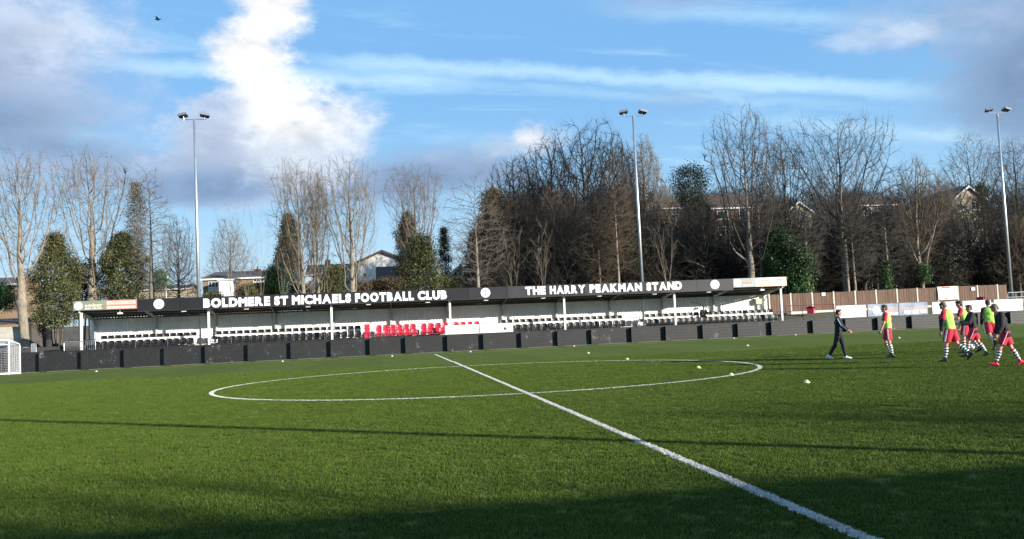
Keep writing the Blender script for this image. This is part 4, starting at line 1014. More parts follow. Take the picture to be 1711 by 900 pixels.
for i in range(40):
    p = 870+i*(1780-870)/39+rngb.uniform(-12, 12); Y = rngb.uniform(152, 175)
    q = at(p, 380, Y); place_bg(rngb.choice([0, 1]), q.x, Y, 1.0, at(p, rngb.uniform(300, 330), Y).z)
for i in range(74):
    p = 800+i*(1770-800)/73+rngb.uniform(-10, 10); Y = rngb.uniform(87, 98)
    q = at(p, 450, Y); place_bg(rngb.choice([3, 4]), q.x, Y, rngb.uniform(0.7, 1.25))
for i in range(14):
    p = 590+i*17+rngb.uniform(-8, 8); Y = rngb.uniform(86, 96)
    q = at(p, 450, Y); place_bg(rngb.choice([3, 4]), q.x, Y, rngb.uniform(0.5, 0.75))

# evergreens
ragged = lambda t: (0.75+0.25*min(1, t*5)) if t < 0.45 else max(0.18, 1.0-((t-0.45)/0.6)**1.5)
dome = lambda t: (max(0.0, 1-(abs(t-0.42)/0.62)**2.2))**0.5
cone = lambda t: 0.12+0.95*(1-t)**0.75 if t > 0.12 else 0.75+2*t
colm = lambda t: (0.75+0.25*min(1, t*6))*(1-max(0, (t-0.45)/0.57)**2.4)
leafy('laurel_bush', 'tall olive-leaved bush beside the pollarded tree by the small goal', 'bush', 94, 80, 394, 545, 39, ragged, L_olive, 101, 470, 80, 0.115, 0.27, trunk=6)
leafy('laurel_bush', 'tall olive-leaved bush behind the red half of the sponsor sign', 'bush', 206, 81.5, 392, 505, 38, ragged, L_olive, 102, 440, 80, 0.115, 0.27, trunk=5)
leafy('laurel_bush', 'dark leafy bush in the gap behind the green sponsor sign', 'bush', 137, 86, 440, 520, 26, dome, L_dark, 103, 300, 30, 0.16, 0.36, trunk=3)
leafy('poplar_tree', 'narrow upright brownish tree behind the olive bush', 'tree', 230, 100, 305, 470, 16, colm, L_brownc, 104, 380, 22, 0.14, 0.34, trunk=1)
leafy('garden_hedge', 'bright green clipped hedge beside the leaning pollarded tree', 'hedge', -4, 92, 474, 515, 26, lambda t: 1.0, L_green, 105, 260, 34, 0.16, 0.25, trunk=False)
leafy('round_shrub', 'green rounded shrub right of the straight dark-barked tree', 'shrub', 266, 105, 452, 485, 13, dome, L_green, 106, 120, 30, 0.15, 0.26, trunk=2)
leafy('cypress_tree', 'tall narrow green cypress between tan bare trees', 'tree', 485, 98, 358, 470, 15, colm, L_cyp, 107, 700, 34, 0.15, 0.24, trunk=1)
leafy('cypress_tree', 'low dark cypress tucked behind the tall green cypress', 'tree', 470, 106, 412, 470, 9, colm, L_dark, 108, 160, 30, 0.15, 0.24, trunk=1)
leafy('round_shrub', 'bright green rounded shrub beside the bungalow', 'shrub', 461, 90, 447, 495, 19, dome, L_green, 109, 320, 34, 0.14, 0.24, trunk=2)
leafy('round_shrub', 'dull olive shrub at the foot of the two-stemmed tan tree', 'shrub', 560, 88, 446, 498, 26, dome, L_yolive, 110, 260, 30, 0.16, 0.3, trunk=4)
leafy('rounded_conifer', 'brown rounded conifer left of the green bush behind the word club', 'tree', 684, 104, 356, 470, 20, colm, L_brownc, 111, 620, 34, 0.15, 0.26, trunk=1)
leafy('leafy_bush', 'yellow-green leafy bush behind the word club', 'bush', 708, 84, 396, 498, 32, lambda t: 0.35+0.75*(1-t)**0.8, L_yolive, 112, 560, 32, 0.17, 0.36, trunk=4)
leafy('cypress_tree', 'dark narrow cypress behind the round window of the small house', 'tree', 745, 125, 382, 480, 10, colm, L_dark, 113, 280, 30, 0.17, 0.3, trunk=1)
leafy('conifer_tree', 'large brown conifer with pointed top at the left edge of the wood', 'tree', 828, 100, 318, 460, 44, cone, L_brownc, 114, 900, 32, 0.18, 0.42, trunk=1)
leafy('conifer_tree', 'dark conifer behind the pale-trunked tree', 'tree', 796, 112, 388, 450, 18, cone, L_dark, 115, 280, 30, 0.18, 0.36, trunk=1)
leafy('pine_tree', 'dark flat-topped pine standing above the wood', 'tree', 1160, 128, 278, 420, 30, lambda t: 0.35+0.65*min(1, max(0, (t-0.3)*2.5)) if t < 0.93 else 0.75, L_dark, 116, 520, 30, 0.24, 0.55, trunk=1)
leafy('rhododendron_bush', 'glossy bright green bush behind the fence beside the peach sign', 'bush', 1308, 84, 384, 500, 27, dome, L_green, 117, 420, 34, 0.19, 0.34, trunk=4)
leafy('rhododendron_bush', 'lower glossy green bush behind the fence corner', 'bush', 1340, 82.5, 412, 500, 24, dome, L_green, 118, 320, 34, 0.18, 0.34, trunk=4)
leafy('ivy_clump', 'ivy growing up the slender tree behind the fence', 'ivy', 1485, 82.6, 437, 490, 7, lambda t: 1.0, L_green, 119, 110, 26, 0.13, 0.14, trunk=False)
leafy('ivy_clump', 'ivy at the foot of the oval-crowned tree', 'ivy', 1545, 83.5, 440, 470, 9, lambda t: 1.0, L_green, 120, 100, 26, 0.13, 0.16, trunk=False)
leafy('leafy_bush', 'yellow-green leafy tree top beside the cream gable', 'tree', 1644, 122, 308, 380, 12, dome, L_yolive, 121, 160, 28, 0.2, 0.4, trunk=1)
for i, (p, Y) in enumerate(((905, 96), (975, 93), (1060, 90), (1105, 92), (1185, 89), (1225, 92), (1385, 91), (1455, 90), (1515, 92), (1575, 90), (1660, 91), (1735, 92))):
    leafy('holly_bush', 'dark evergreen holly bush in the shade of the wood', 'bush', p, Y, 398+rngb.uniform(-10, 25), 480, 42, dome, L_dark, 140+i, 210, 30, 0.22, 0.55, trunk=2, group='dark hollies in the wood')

for i, (p, Y, t_, b_, hw, m_, lb) in enumerate(((415, 100, 477, 498, 14, L_yolive, 'olive clipped hedge before the bungalow'), (437, 101, 474, 498, 13, L_brownc, 'brown beech hedge before the bungalow'), (500, 96, 476, 498, 22, L_brownc, 'brown hedge behind the words st michaels'), (548, 97, 472, 495, 20, L_olive, 'olive hedge behind the word michaels'), (615, 94, 470, 492, 24, L_brownc, 'brown hedge below the white gabled house'), (655, 93, 466, 490, 24, L_brownc, 'brown thicket hedge below the brown-roofed annexe'), (745, 92, 462, 486, 24, L_yolive, 'low olive hedge below the small gabled house'), (355, 104, 491, 500, 12, L_olive, 'low olive hedge under the bungalow bay window'))):
    leafy('garden_hedge', lb, 'hedge', p, Y, t_, b_, hw, lambda t: 1.0-0.25*t*t, m_, 170+i, 150, 40, 0.12, 0.24, trunk=False)
# ---------------------------------------------------------------- floodlights
M_lampglass = mat('floodlight_glass', (0.03, 0.033, 0.038), 0.12, 0.1, spec=0.6)
M_lampbody = mat('floodlight_body', (0.30, 0.31, 0.33), 0.4, 0.1, metal=0.6)
def floodlight(x, y, top, label, face=-1):
    z0 = terrain_z(x, y) if y > 0 else 0.0
    r = empty('floodlight_mast', (x, y, z0)); tag(r, label, 'floodlight', None)
    h = top-z0
    MB().tube([(0, 0, -0.2), (0, 0, h*0.5), (0, 0, h-0.15)], [0.15, 0.125, 0.085], 12).build('pole', M_galv, r, smooth=True)
    MB().box(-0.22, 0.22, -0.22, 0.22, -0.05, 0.04).build('base_plate', M_galv, r)
    MB().tube([(-0.95, 0, h-0.16), (0.95, 0, h-0.16)], 0.045, 8).build('crossbar', M_galv, r)
    for s in (-1, 1):
        head = empty('lamp_head', (s*0.84, face*0.10, h+0.12)); head.parent = r; head.scale = (0.86, 0.86, 0.86); head.rotation_euler = (radians(24)*(-face)*-1, radians(10*s), radians(12*s))
        mb = MB(); mb.prism([(-0.40, -0.30), (0.40, -0.30), (0.46, 0.10), (0.36, 0.32), (-0.36, 0.32), (-0.46, 0.10)], 'z', -0.03, 0.14)
        mb.build('housing', M_lampbody, head, bevel=0.03)
        mb = MB(); mb.prism([(-0.36, -0.26), (0.36, -0.26), (0.40, 0.08), (0.32, 0.27), (-0.32, 0.27), (-0.40, 0.08)], 'z', -0.045, -0.031)
        mb.build('glass', M_lampglass, head)
        mb = MB(); mb.box(-0.42, 0.42, -0.335, -0.305, -0.16, 0.10); mb.build('visor', M_lampbody, head)
        MB().tube([(s*0.80, 0, h-0.22), (s*0.83, face*0.05, h+0.06)], 0.03, 6).build('bracket', M_galv, r)
t = at(324.5, 196, 76.2); floodlight(t.x, 76.2, t.z, 'slim steel floodlight mast rising behind the left end of the stand')
t = at(1057.5, 190, 76.2); floodlight(t.x, 76.2, t.z, 'slim steel floodlight mast rising behind the stand name lettering')
t = at(1666, 186, 76.2); floodlight(t.x, 76.2, t.z, 'slim steel floodlight mast at the end of the brown fence')
floodlight(19.1, -1.0, 18.3, 'slim steel floodlight mast on the near touchline beside the clubhouse', face=1)

# ---------------------------------------------------------------- brown board fence
fence = empty('board_fence', (34, 75.0, 1.6)); tag(fence, 'brown close-board fence with pale concrete posts beyond the right end of the stand', 'fence')
ppx = [1249, 1285, 1321, 1357, 1393, 1429, 1464, 1499, 1533, 1567, 1601, 1634, 1667.5, 1684]
fx = [at(p, 500, 75).x for p in ppx]
ZT = 3.36
for i, x in enumerate(fx[:-1]):
    z = terrain_z(x, 75)
    MB().box(x-0.06-34, x+0.06-34, -0.06, 0.06, z-0.3-1.6, ZT+0.05-1.6).build('concrete_post', M_conc_post, fence)
    w = fx[i+1]-x-0.12; xa = x+0.06-34
    MB().box(xa+0.002, xa+w-0.002, -0.03, 0.03, z-0.2-1.6, z+0.18-1.6).build('gravel_board', M_conc_post, fence)
    mb = MB(); n = max(2, int(w/0.115)); dh = random.uniform(-0.03, 0.03)
    for k in range(n):
        a = xa+0.004+(w-0.008)*k/n; y = -0.012*(k % 2)+random.uniform(-0.006, 0.006)
        mb.box(a+0.002, a+(w-0.008)/n-0.002, -0.03+y, 0.0+y, z+0.185-1.6, ZT-1.6+dh+random.uniform(-0.012, 0.012))
    mb.build('fence_panel', M_boards, fence)
    MB().box(xa+0.003, xa+w-0.003, 0.02, 0.06, ZT-0.3-1.6, ZT-0.2-1.6).build('fence_rail', M_boards, fence)
def plaque(p, y0, y1, wpx, name, label, m_, Y=74.9, extra=None):
    a = at(p-wpx/2, y1, Y); b = at(p+wpx/2, y0, Y)
    o_ = MB().box(0, b.x-a.x, -0.01, 0.01, 0, b.z-a.z).build(name, m_, None, loc=(a.x, Y, a.z)); tag(o_, label, 'sign'); return o_, b.x-a.x, b.z-a.z
plaque(1376, 488.5, 494, 5.5, 'notice_plate', 'small pale notice plate fixed to the fence above the red bin', M_ad_white)
plaque(1626, 480, 485, 5.5, 'notice_plate', 'small pale notice plate fixed to the fence beside the cloth banner', M_ad_white)
bn = empty('cloth_banner', at(1568, 501, 74.88)); tag(bn, 'cream cloth banner with a red mark hung on the fence', 'banner')
w_, h_ = at(1600, 490, 74.88).x-at(1568, 490, 74.88).x, at(1584, 479, 74.88).z-at(1584, 501, 74.88).z
MB().grid([[(w_*i/12, -0.02-0.03*sin(i*1.1+j*0.7), h_*j/6) for i in range(13)] for j in range(7)]).build('cloth', M_cream_print, bn, smooth=True)
MB().prism([(w_*0.22, h_*0.90), (w_*0.62, h_*0.86), (w_*0.60, h_*0.97), (w_*0.24, h_*0.985)], 'y', -0.075, -0.065).build('red_mark', M_seat_red, bn)
MB().prism([(w_*0.15, h_*0.20), (w_*0.45, h_*0.08), (w_*0.85, h_*0.22), (w_*0.45, h_*0.12)], 'y', -0.075, -0.065).build('printed_curve', M_ad_grey, bn)

# ---------------------------------------------------------------- advertising boards on the wall
wall_board(1397, 1446, 508, 'advert_board', 'white advertising board with faint grey letters nearest the red rail', M_ad_white, [('I roac K ca', 0.14, 0.85, 0.62, 0.16, M_ad_grey, -0.005)], h=0.95)
b2 = wall_board(1449, 1500, 507, 'advert_banner', 'blue banner with a pale round logo on the wall', M_ad_blue, [('key leads', 0.62, 0.98, 0.40, 0.24, M_orange, 0.02), ('for', 0.55, 0.62, 0.62, 0.2, M_letter, 0.02)], h=0.98)
w_ = (at(1500, 507, 68.8).x-at(1449, 507, 68.8).x)
MB().prism([(w_*0.28+0.33*cos(2*pi*i/24), 0.50+0.33*sin(2*pi*i/24)) for i in range(24)], 'y', -0.032, -0.021).build('round_logo', M_cream_print, b2)
MB().prism([(w_*0.02, 0.70), (w_*0.02, 0.66), (w_*0.42, 0.12), (w_*0.46, 0.14)], 'y', -0.029, -0.021).build('stripe', M_letter, b2)
MB().prism([(w_*0.50, 0.08), (w_*0.98, 0.10), (w_*0.98, 0.24), (w_*0.60, 0.22)], 'y', -0.029, -0.021).build('stripe', M_letter, b2)
wall_board(1501, 1549, 505, 'advert_banner', 'blue banner with orange words and a white telephone number on the wall', M_ad_blue, [('key services', 0.12, 0.92, 0.46, 0.22, M_orange, 0.02), ('0121 344 0161', 0.18, 0.96, 0.12, 0.26, M_letter, 0.02)], h=0.98)
wall_board(1557, 1605.5, 503, 'advert_board', 'plain white advertising board right of the blue banners', M_ad_white, [('- - - - -', 0.2, 0.8, 0.42, 0.10, M_ad_grey, -0.01)], h=0.93)
wall_board(1608, 1655, 501, 'advert_board', 'white advertising board half hidden by the players in bibs', M_ad_white, [('MI', 0.02, 0.10, 0.45, 0.2, M_ad_grey, 0.0)], h=0.93)
wall_board(1660, 1708, 499, 'advert_board', 'white advertising board with a line of grey letters and fine print', M_ad_white, [('mnzOn . EwoE', 0.04, 0.94, 0.66, 0.20, M_ad_grey, 0.01), ('fine print', 0.1, 0.85, 0.42, 0.06, M_ad_grey, 0.0)], h=0.93)
wall_board(1710, 1760, 497, 'advert_board', 'plain white advertising board beyond the one with grey letters and fine print', M_ad_white, [], h=0.93)

# red handrail right of the stand
M_redrail = mat('dark_red_rail', (0.16, 0.02, 0.03), 0.5, 0.15)
hr = empty('terrace_handrail', (at(1312, 510, 70.6).x, 70.6, 0.95)); tag(hr, 'dark red tubular handrail on the bank beside the stand end', 'handrail')
w_ = at(1394, 507, 70.6).x-hr.location.x; zt = at(1312, 511, 70.6).z-0.95
MB().tube([(0, 0, zt), (w_, 0, zt-0.02)], 0.03, 8).build('top_rail', M_redrail, hr)
for k in (0, 0.345, 0.99): MB().tube([(w_*k, 0, -0.2), (w_*k, 0, zt)], 0.035 if k == 0 else 0.028, 8).build('rail_post', M_dark_steel if k == 0 else M_redrail, hr)
# red grit bins with dark lids
def grit_bin(p, py, label, s=0.82, Y=73.2, rot=58):
    q = at(p, py, Y); z = min(q.z, 1.55)
    r = empty('grit_bin', (q.x, Y, q.z), radians(rot)); tag(r, label, 'bin')
    mb = MB(); P = []
    for z_, k in ((0, 0.86), (0.55, 1.0)):
        P += [(-0.5*k*s, -0.36*k*s, z_*s), (0.5*k*s, -0.36*k*s, z_*s), (0.5*k*s, 0.36*k*s, z_*s), (-0.5*k*s, 0.36*k*s, z_*s)]
    mb.v = P
    for f in ((3, 2, 1, 0), (4, 5, 6, 7), (0, 1, 5, 4), (1, 2, 6, 5), (2, 3, 7, 6), (3, 0, 4, 7)): mb.face(f)
    mb.build('tub', M_red_box, r, bevel=0.03)
    MB().prism([(-0.40*s, 0.552*s), (0.40*s, 0.552*s), (0.36*s, 0.66*s), (0.0, 0.76*s), (-0.36*s, 0.66*s)], 'x', -0.54*s, 0.54*s).build('lid', M_seat_black, r, bevel=0.02)
    MB().box(-0.1*s, 0.1*s, -0.43*s, -0.40*s, 0.50*s, 0.58*s).build('latch', M_seat_black, r)
grit_bin(1355, 523.5, 'red plastic bin with dark lid on the bank beside the red rail')
grit_bin(1640, 507, 'red plastic bin with dark lid behind the white boards at the fence', 0.8, 73.6, 40)
# galvanised rail near the last floodlight
rl = empty('steel_railing', (at(1683, 492, 73).x, 73, 1.4)); tag(rl, 'galvanised steel railing beside the last floodlight mast', 'railing')
zt = at(1690, 488.5, 73).z-1.4
MB().tube([(0, 0, zt-0.15), (0.12, 0, zt), (4, 0, zt)], 0.035, 8).build('top_rail', M_galv, rl); MB().tube([(0, 0, zt-0.4), (4, 0, zt-0.4)], 0.025, 8).build('lower_rail', M_galv, rl)
for k in (0.0, 0.8, 2.0, 3.2, 4.0): MB().tube([(k, 0, -0.6), (k, 0, zt-0.15)], 0.03, 8).build('rail_post', M_galv, rl)

# ---------------------------------------------------------------- left corner: goal, barriers, shed
def net_lines(a, b, c, d, nu, nv, r=0.005):
    a, b, c, d = (np.array(q, float) for q in (a, b, c, d)); L = []
    for i in range(nu+1):
        t = i/nu; L.append((a+(b-a)*t, d+(c-d)*t))
    for j in range(nv+1):
        t = j/nv; L.append((a+(d-a)*t, b+(c-b)*t))
    P = np.array([[p, (p+q)/2+np.array([0, 0, -0.02]), q] for p, q in L])
    return tubes(P, np.full((len(L), 3), r), 3)
def goal(x, y, label):
    r = empty('portable_goal', (x, y, 0.0)); tag(r, label, 'goal')
    W, D, H = 4.9, 1.95, 2.30; rr = 0.05
    MB().tube([(0, 0, 0), (0, 0, H)], rr, 10).build('post', M_white, r); MB().tube([(-W, 0, 0), (-W, 0, H)], rr, 10).build('post', M_white, r)
    MB().tube([(rr, 0, H), (-W-rr, 0, H)], rr, 10).build('crossbar', M_white, r)
    for X in (0, -W):
        MB().tube([(X, 0, H-0.02), (X, 0.75, H-0.10), (X, D-0.12, H-0.28), (X, D, H-0.45), (X, D, 0.05), (X, 0, 0.05)], 0.036, 8).build('side_frame', M_white, r)
    MB().tube([(0, D, 0.05), (-W, D, 0.05)], 0.04, 8).build('rear_bar', M_white, r); MB().tube([(0, D-0.1, H-0.30), (-W, D-0.1, H-0.30)], 0.03, 8).build('rear_bar', M_white, r)
    MB().tube([(0.75, -0.02, 0.05), (-W, -0.02, 0.05)], 0.045, 8).build('ground_bar', M_white, r)
    parts = [net_lines((0, 0.02, 0.08), (0, D, 0.08), (0, D, H-0.46), (0, 0.02, H-0.05), 16, 18), net_lines((0, D, 0.08), (-W, D, 0.08), (-W, D, H-0.46), (0, D, H-0.46), 40, 15), net_lines((0, 0.02, H-0.05), (-W, 0.02, H-0.05), (-W, D-0.1, H-0.32), (0, D-0.1, H-0.32), 40, 16), net_lines((-W, 0.02, 0.08), (-W, D, 0.08), (-W, D, H-0.46), (-W, 0.02, H-0.05), 16, 18)]
    vs, qs, o_ = [], [], 0
    for v, q in parts: vs.append(v); qs.append(q+o_); o_ += len(v)
    mesh_obj('net', np_mesh('net', np.concatenate(vs), np.concatenate(qs)), M_letter, r)
q = at(15, 626.3, 65.9); goal(q.x, 65.9, 'white portable goal with net standing against the black wall')
def barrier(x, y, rz, label, group):
    r = empty('crowd_barrier', (x, y, terrain_z(x, y)), rz); tag(r, label, 'barrier', group)
    MB().tube([(0, 0, 0.15), (0, 0, 1.05), (0.08, 0, 1.12), (2.0, 0, 1.12), (2.08, 0, 1.05), (2.08, 0, 0.15), (0, 0, 0.15)], 0.022, 8).build('frame', M_galv, r)
    for i in range(1, 16): MB().tube([(i*0.13, 0, 0.15), (i*0.13, 0, 1.12)], 0.009, 5).build('bar', M_galv, r)
    for X in (0.25, 1.83): MB().tube([(X, -0.3, 0.0), (X, 0, 0.15), (X, 0.3, 0.0)], 0.018, 6).build('foot', M_galv, r)
q = at(107, 575, 70.2); barrier(q.x, 70.2, radians(8), 'galvanised crowd barrier standing upright beside the stand end', None)
q = at(52, 575, 71.0); barrier(q.x, 71.0, radians(-62), 'galvanised crowd barrier turned end-on beside the goal', None)
rw = empty('timber_retaining_wall', (at(62, 570, 72.2).x, 72.2, 0.7)); tag(rw, 'low dark timber retaining wall between the goal and the stand end', 'wall')
for k in range(4): MB().box(-4, 4.2, -0.08+0.012*(k % 2), 0.08, 0.26*k+0.003, 0.26*k+0.255).build('sleeper', mat('dark_sleeper', (0.035, 0.033, 0.032), 0.8, 0.4, 3.0, 0.4, 20), rw)
sh = empty('concrete_shed', (at(6, 540, 78).x, 78, terrain_z(-30, 78))); tag(sh, 'low dark-roofed concrete panel shed behind the white goal', 'shed')
for k in range(4): MB().box(-5, 1.9, -0.05+0.01*(k % 2), 0.05, 0.45*k+0.003, 0.45*k+0.447).build('panel', M_concrete, sh)
MB().box(1.9, 2.05, -0.09, 0.09, 0, 1.95).build('corner_post', M_dark_steel, sh)
MB().prism([(-0.4, 1.98), (3.6, 2.5), (3.6, 2.58), (-0.4, 2.06)], 'x', -5.2, 2.3).build('roof', M_tile, sh)
MB().box(1.9, 2.0, 0.09, 3.4, 0, 2.0).build('side_panel', M_tile_grey, sh)

# ---------------------------------------------------------------- houses
def house(name, label, xl, xr, Y, dep, zb, ze, zr, wm, rm, gable='side', hip=0.0, wins=(), chim=(), barge=None, over=0.35, fascia=True, cat='house'):
    """side: ridge along X (eaves face the pitch); front: the gable faces the pitch"""
    r = empty(name, ((xl+xr)/2, Y, zb)); tag(r, label, cat)
    w = xr-xl; a, b = -w/2, w/2; he, hr_ = ze-zb, zr-zb
    mb = MB()
    if gable == 'front': mb.prism([(a, -1.5), (b, -1.5), (b, he), (0, hr_), (a, he)], 'y', 0, dep)
    elif hip: mb.box(a, b, 0, dep, -1.5, he)
    else: mb.prism([(0, -1.5), (dep, -1.5), (dep, he), (dep/2, hr_), (0, he)], 'x', a, b)
    mb.build('wall', wm, r)
    rb = MB(); o2 = over; th = 0.12
    if gable == 'front':
        sl = (hr_-he)/(w/2)
        for s in (-1, 1):
            rb.prism([(0, hr_+0.02), (s*(w/2+o2), he-sl*o2+0.02), (s*(w/2+o2), he-sl*o2+0.02+th), (0, hr_+0.02+th)], 'y', -o2, dep+o2)
    elif hip:
        h2 = hip*w
        rb.v = [(a-o2, -o2, he), (b+o2, -o2, he), (b+o2, dep+o2, he), (a-o2, dep+o2, he), (a+h2, dep/2, hr_), (b-(0 if hip < 0 else h2*0.2), dep/2, hr_)]
        for f in ((0, 1, 5, 4), (1, 2, 5), (2, 3, 4, 5), (3, 0, 4), (3, 2, 1, 0)): rb.face(f)
    else:
        sl = (hr_-he)/(dep/2)
        rb.prism([(-o2, he-sl*o2+0.02), (dep/2, hr_+0.02), (dep+o2, he-sl*o2+0.02), (dep+o2, he-sl*o2+0.14), (dep/2, hr_+0.14), (-o2, he-sl*o2+0.14)], 'x', a-o2, b+o2)
    roof = rb.build('roof', rm, r)
    if fascia and gable != 'front':
        sl = 0 if hip else (hr_-he)/(dep/2)
        MB().box(a-o2, b+o2, -o2-0.03, -o2-0.005, he-sl*o2-0.14, he-sl*o2+0.05).build('fascia_board', M_upvc, r)
    if barge:
        sl = (hr_-he)/(w/2)
        for s in (-1, 1): MB().prism([(0, hr_-0.20), (s*(w/2+o2), he-sl*o2-0.20), (s*(w/2+o2), he-sl*o2+0.10), (0, hr_+0.10)], 'y', -o2-0.06, -o2-0.01).build('bargeboard', barge, r)
    for (u0, u1, z0, z1, n) in wins:
        x0, x1 = u0-(xl+xr)/2, u1-(xl+xr)/2; z0 -= zb; z1 -= zb
        mb = MB(); f = 0.07
        mb.box(x0, x1, -0.06, 0.02, z0, z0+f); mb.box(x0, x1, -0.06, 0.02, z1-f, z1); mb.box(x0, x0+f, -0.06, 0.02, z0+f, z1-f); mb.box(x1-f, x1, -0.06, 0.02, z0+f, z1-f)
        for k in range(1, n): mb.box(x0+(x1-x0)*k/n-0.035, x0+(x1-x0)*k/n+0.035, -0.058, 0.02, z0+f, z1-f)
        wi = mb.build('window', M_upvc, r)
        for k in range(n): MB().box(x0+(x1-x0)*k/n+0.03, x0+(x1-x0)*(k+1)/n-0.03, -0.022, -0.010, z0+f*0.8, z1-f*0.8).build('pane', M_glass, wi)
        MB().box(x0-0.08, x1+0.08, -0.14, 0.0, z0-0.08, z0-0.002).build('sill', M_upvc, wi)
    for (cx_, z0, z1, cw) in chim:
        MB().box(cx_-(xl+xr)/2-cw/2, cx_-(xl+xr)/2+cw/2, dep*0.42, dep*0.42+cw, z0-zb, z1-zb).build('chimney', M_brick, roof)
        MB().lathe([(0.10, 0), (0.09, 0.35)], 10, (cx_-(xl+xr)/2, dep*0.42+cw/2, z1-zb-0.01)).build('chimney_pot', M_tile_red, roof)
    return r
def X_(p, y, Y): return at(p, y, Y).x
def Z_(p, y, Y): return at(p, y, Y).z
Y = 112
hb = house('bungalow', 'white and brick bungalow with brown hipped roof behind the word boldmere', X_(339, 475, Y), X_(452, 470, Y), Y, 8, terrain_z(-20, Y), Z_(395, 464.5, Y), Z_(400, 449, Y), M_buff, M_tile_grey, hip=0.10,
      wins=[(X_(348.5, 480, Y), X_(365, 480, Y), Z_(357, 480, Y), Z_(357, 470, Y), 3), (X_(423, 470, Y), X_(441, 470, Y), Z_(432, 471, Y), Z_(432, 465.5, Y), 3)], chim=[(X_(423.5, 455, Y), Z_(423, 458, Y), Z_(423, 446, Y), 0.8), (X_(454, 450, Y), Z_(454, 455, Y), Z_(454, 444, Y), 0.8)])
q0, q1 = at(348.5, 490, Y), at(365, 480, Y); MB().box(0, q1.x-q0.x, -0.12, 0, 0, q1.z-q0.z-0.1).build('bay_panel', M_upvc, hb, loc=Vector((q0.x, Y-0.02, q0.z))-hb.location)
q0, q1 = at(366, 491, Y-3), at(387, 468, Y-3)
gr = empty('white_garage', (q0.x, Y-3, q0.z)); tag(gr, 'pale blue-white garage with panelled door beside the bungalow', 'garage')
MB().box(0, q1.x-q0.x, 0.0, 2.9, -1.0, q1.z-q0.z).build('wall', M_white_render, gr); MB().box(-0.15, q1.x-q0.x+0.15, -0.2, 3.0, q1.z-q0.z, q1.z-q0.z+0.15).build('roof', M_upvc, gr)
for k in range(4): MB().box(0.12, q1.x-q0.x-0.12, -0.03, 0.0, 0.05+k*(q1.z-q0.z-0.3)/4, 0.03+(k+1)*(q1.z-q0.z-0.3)/4).build('door_panel', mat('pale_blue_door', (0.50, 0.56, 0.62), 0.5, 0.08), gr)
Y = 128
house('bungalow', 'low grey-roofed bungalow half hidden behind tan tree stems', X_(515, 460, Y), X_(604, 455, Y), Y, 8, terrain_z(0, Y), Z_(560, 456, Y), Z_(560, 439, Y), M_white_render, M_tile_grey, wins=[(X_(523, 465, Y), X_(540, 465, Y), Z_(530, 470, Y), Z_(530, 461, Y), 3)], chim=[(X_(545, 440, Y), Z_(545, 442, Y), Z_(545, 431, Y), 0.7)])
Y = 116
house('gabled_house', 'white rendered gabled house behind the word football', X_(597, 440, Y), X_(680, 440, Y), Y, 10, terrain_z(0, Y), Z_(598, 438, Y), Z_(638, 419, Y), M_white_render, M_tile, gable='front', barge=M_tile, wins=[(X_(606, 455, Y), X_(613, 455, Y), Z_(609, 462, Y), Z_(609, 455, Y), 1)])
Y = 106
house('annexe', 'brown-roofed annexe in front of the white gabled house', X_(633, 460, Y), X_(698, 460, Y), Y, 7, terrain_z(2, Y), Z_(660, 472, Y), Z_(660, 443, Y), M_brick, M_tile)
Y = 104
hs_ = house('small_house', 'small brown gabled house with white bargeboards and round window', X_(748, 470, Y), X_(792, 470, Y), Y, 8, terrain_z(8, Y), Z_(752, 464, Y), Z_(768, 443, Y), M_tile_red, M_tile, gable='front', barge=M_upvc)
q = at(768.5, 458.5, Y-0.1); rw_ = MB().prism([(0.40*cos(2*pi*i/20), 0.40*sin(2*pi*i/20)) for i in range(20)], 'y', -0.12, -0.05).build('round_window', M_upvc, hs_, loc=q-hs_.location)
MB().prism([(0.28*cos(2*pi*i/20), 0.28*sin(2*pi*i/20)) for i in range(20)], 'y', -0.13, -0.121).build('pane', M_glass, rw_)
Y = 101
house('bungalow', 'long brown-roofed bungalow with white windows beside the middle badge', X_(792, 470, Y), X_(938, 465, Y), Y, 9, terrain_z(12, Y), Z_(865, 465, Y), Z_(865, 437, Y), M_brick, M_tile_red, wins=[(X_(843, 470, Y), X_(856, 470, Y), Z_(850, 482, Y), Z_(850, 467, Y), 1), (X_(857, 470, Y), X_(870, 470, Y), Z_(863, 478, Y), Z_(863, 466.5, Y), 2), (X_(871, 470, Y), X_(879, 470, Y), Z_(875, 482, Y), Z_(875, 466, Y), 1), (X_(806, 470, Y), X_(815, 470, Y), Z_(810, 482, Y), Z_(810, 469, Y), 2)])
# houses on the hill, seen through the wood
M_dbrick = mat('dark_weathered_brick', (0.075, 0.048, 0.036), 0.9, 0.3, 6.0, 0.3, 30)
Y = 140
house('hill_house', 'brown brick house with white windows seen through the twin-trunked tree', X_(1190, 350, Y), X_(1268, 350, Y), Y, 9, terrain_z(X_(1230, 380, Y), Y), Z_(1230, 345, Y), Z_(1230, 318, Y), M_dbrick, M_tile, wins=[(X_(1235, 355, Y), X_(1255, 355, Y), Z_(1245, 364, Y), Z_(1245, 348, Y), 2), (X_(1198, 355, Y), X_(1216, 355, Y), Z_(1207, 366, Y), Z_(1207, 352, Y), 2), (X_(1200, 380, Y), X_(1224, 380, Y), Z_(1212, 392, Y), Z_(1212, 378, Y), 2)])
house('hill_house', 'pale gabled house wing seen behind the green fence-side bush', X_(1314, 360, Y), X_(1356, 360, Y), Y, 9, terrain_z(X_(1335, 380, Y), Y), Z_(1352, 352, Y), Z_(1333, 337, Y), M_cream, M_tile, gable='front', barge=M_upvc, wins=[(X_(1331, 355, Y), X_(1342, 355, Y), Z_(1336, 362, Y), Z_(1336, 351, Y), 2)])
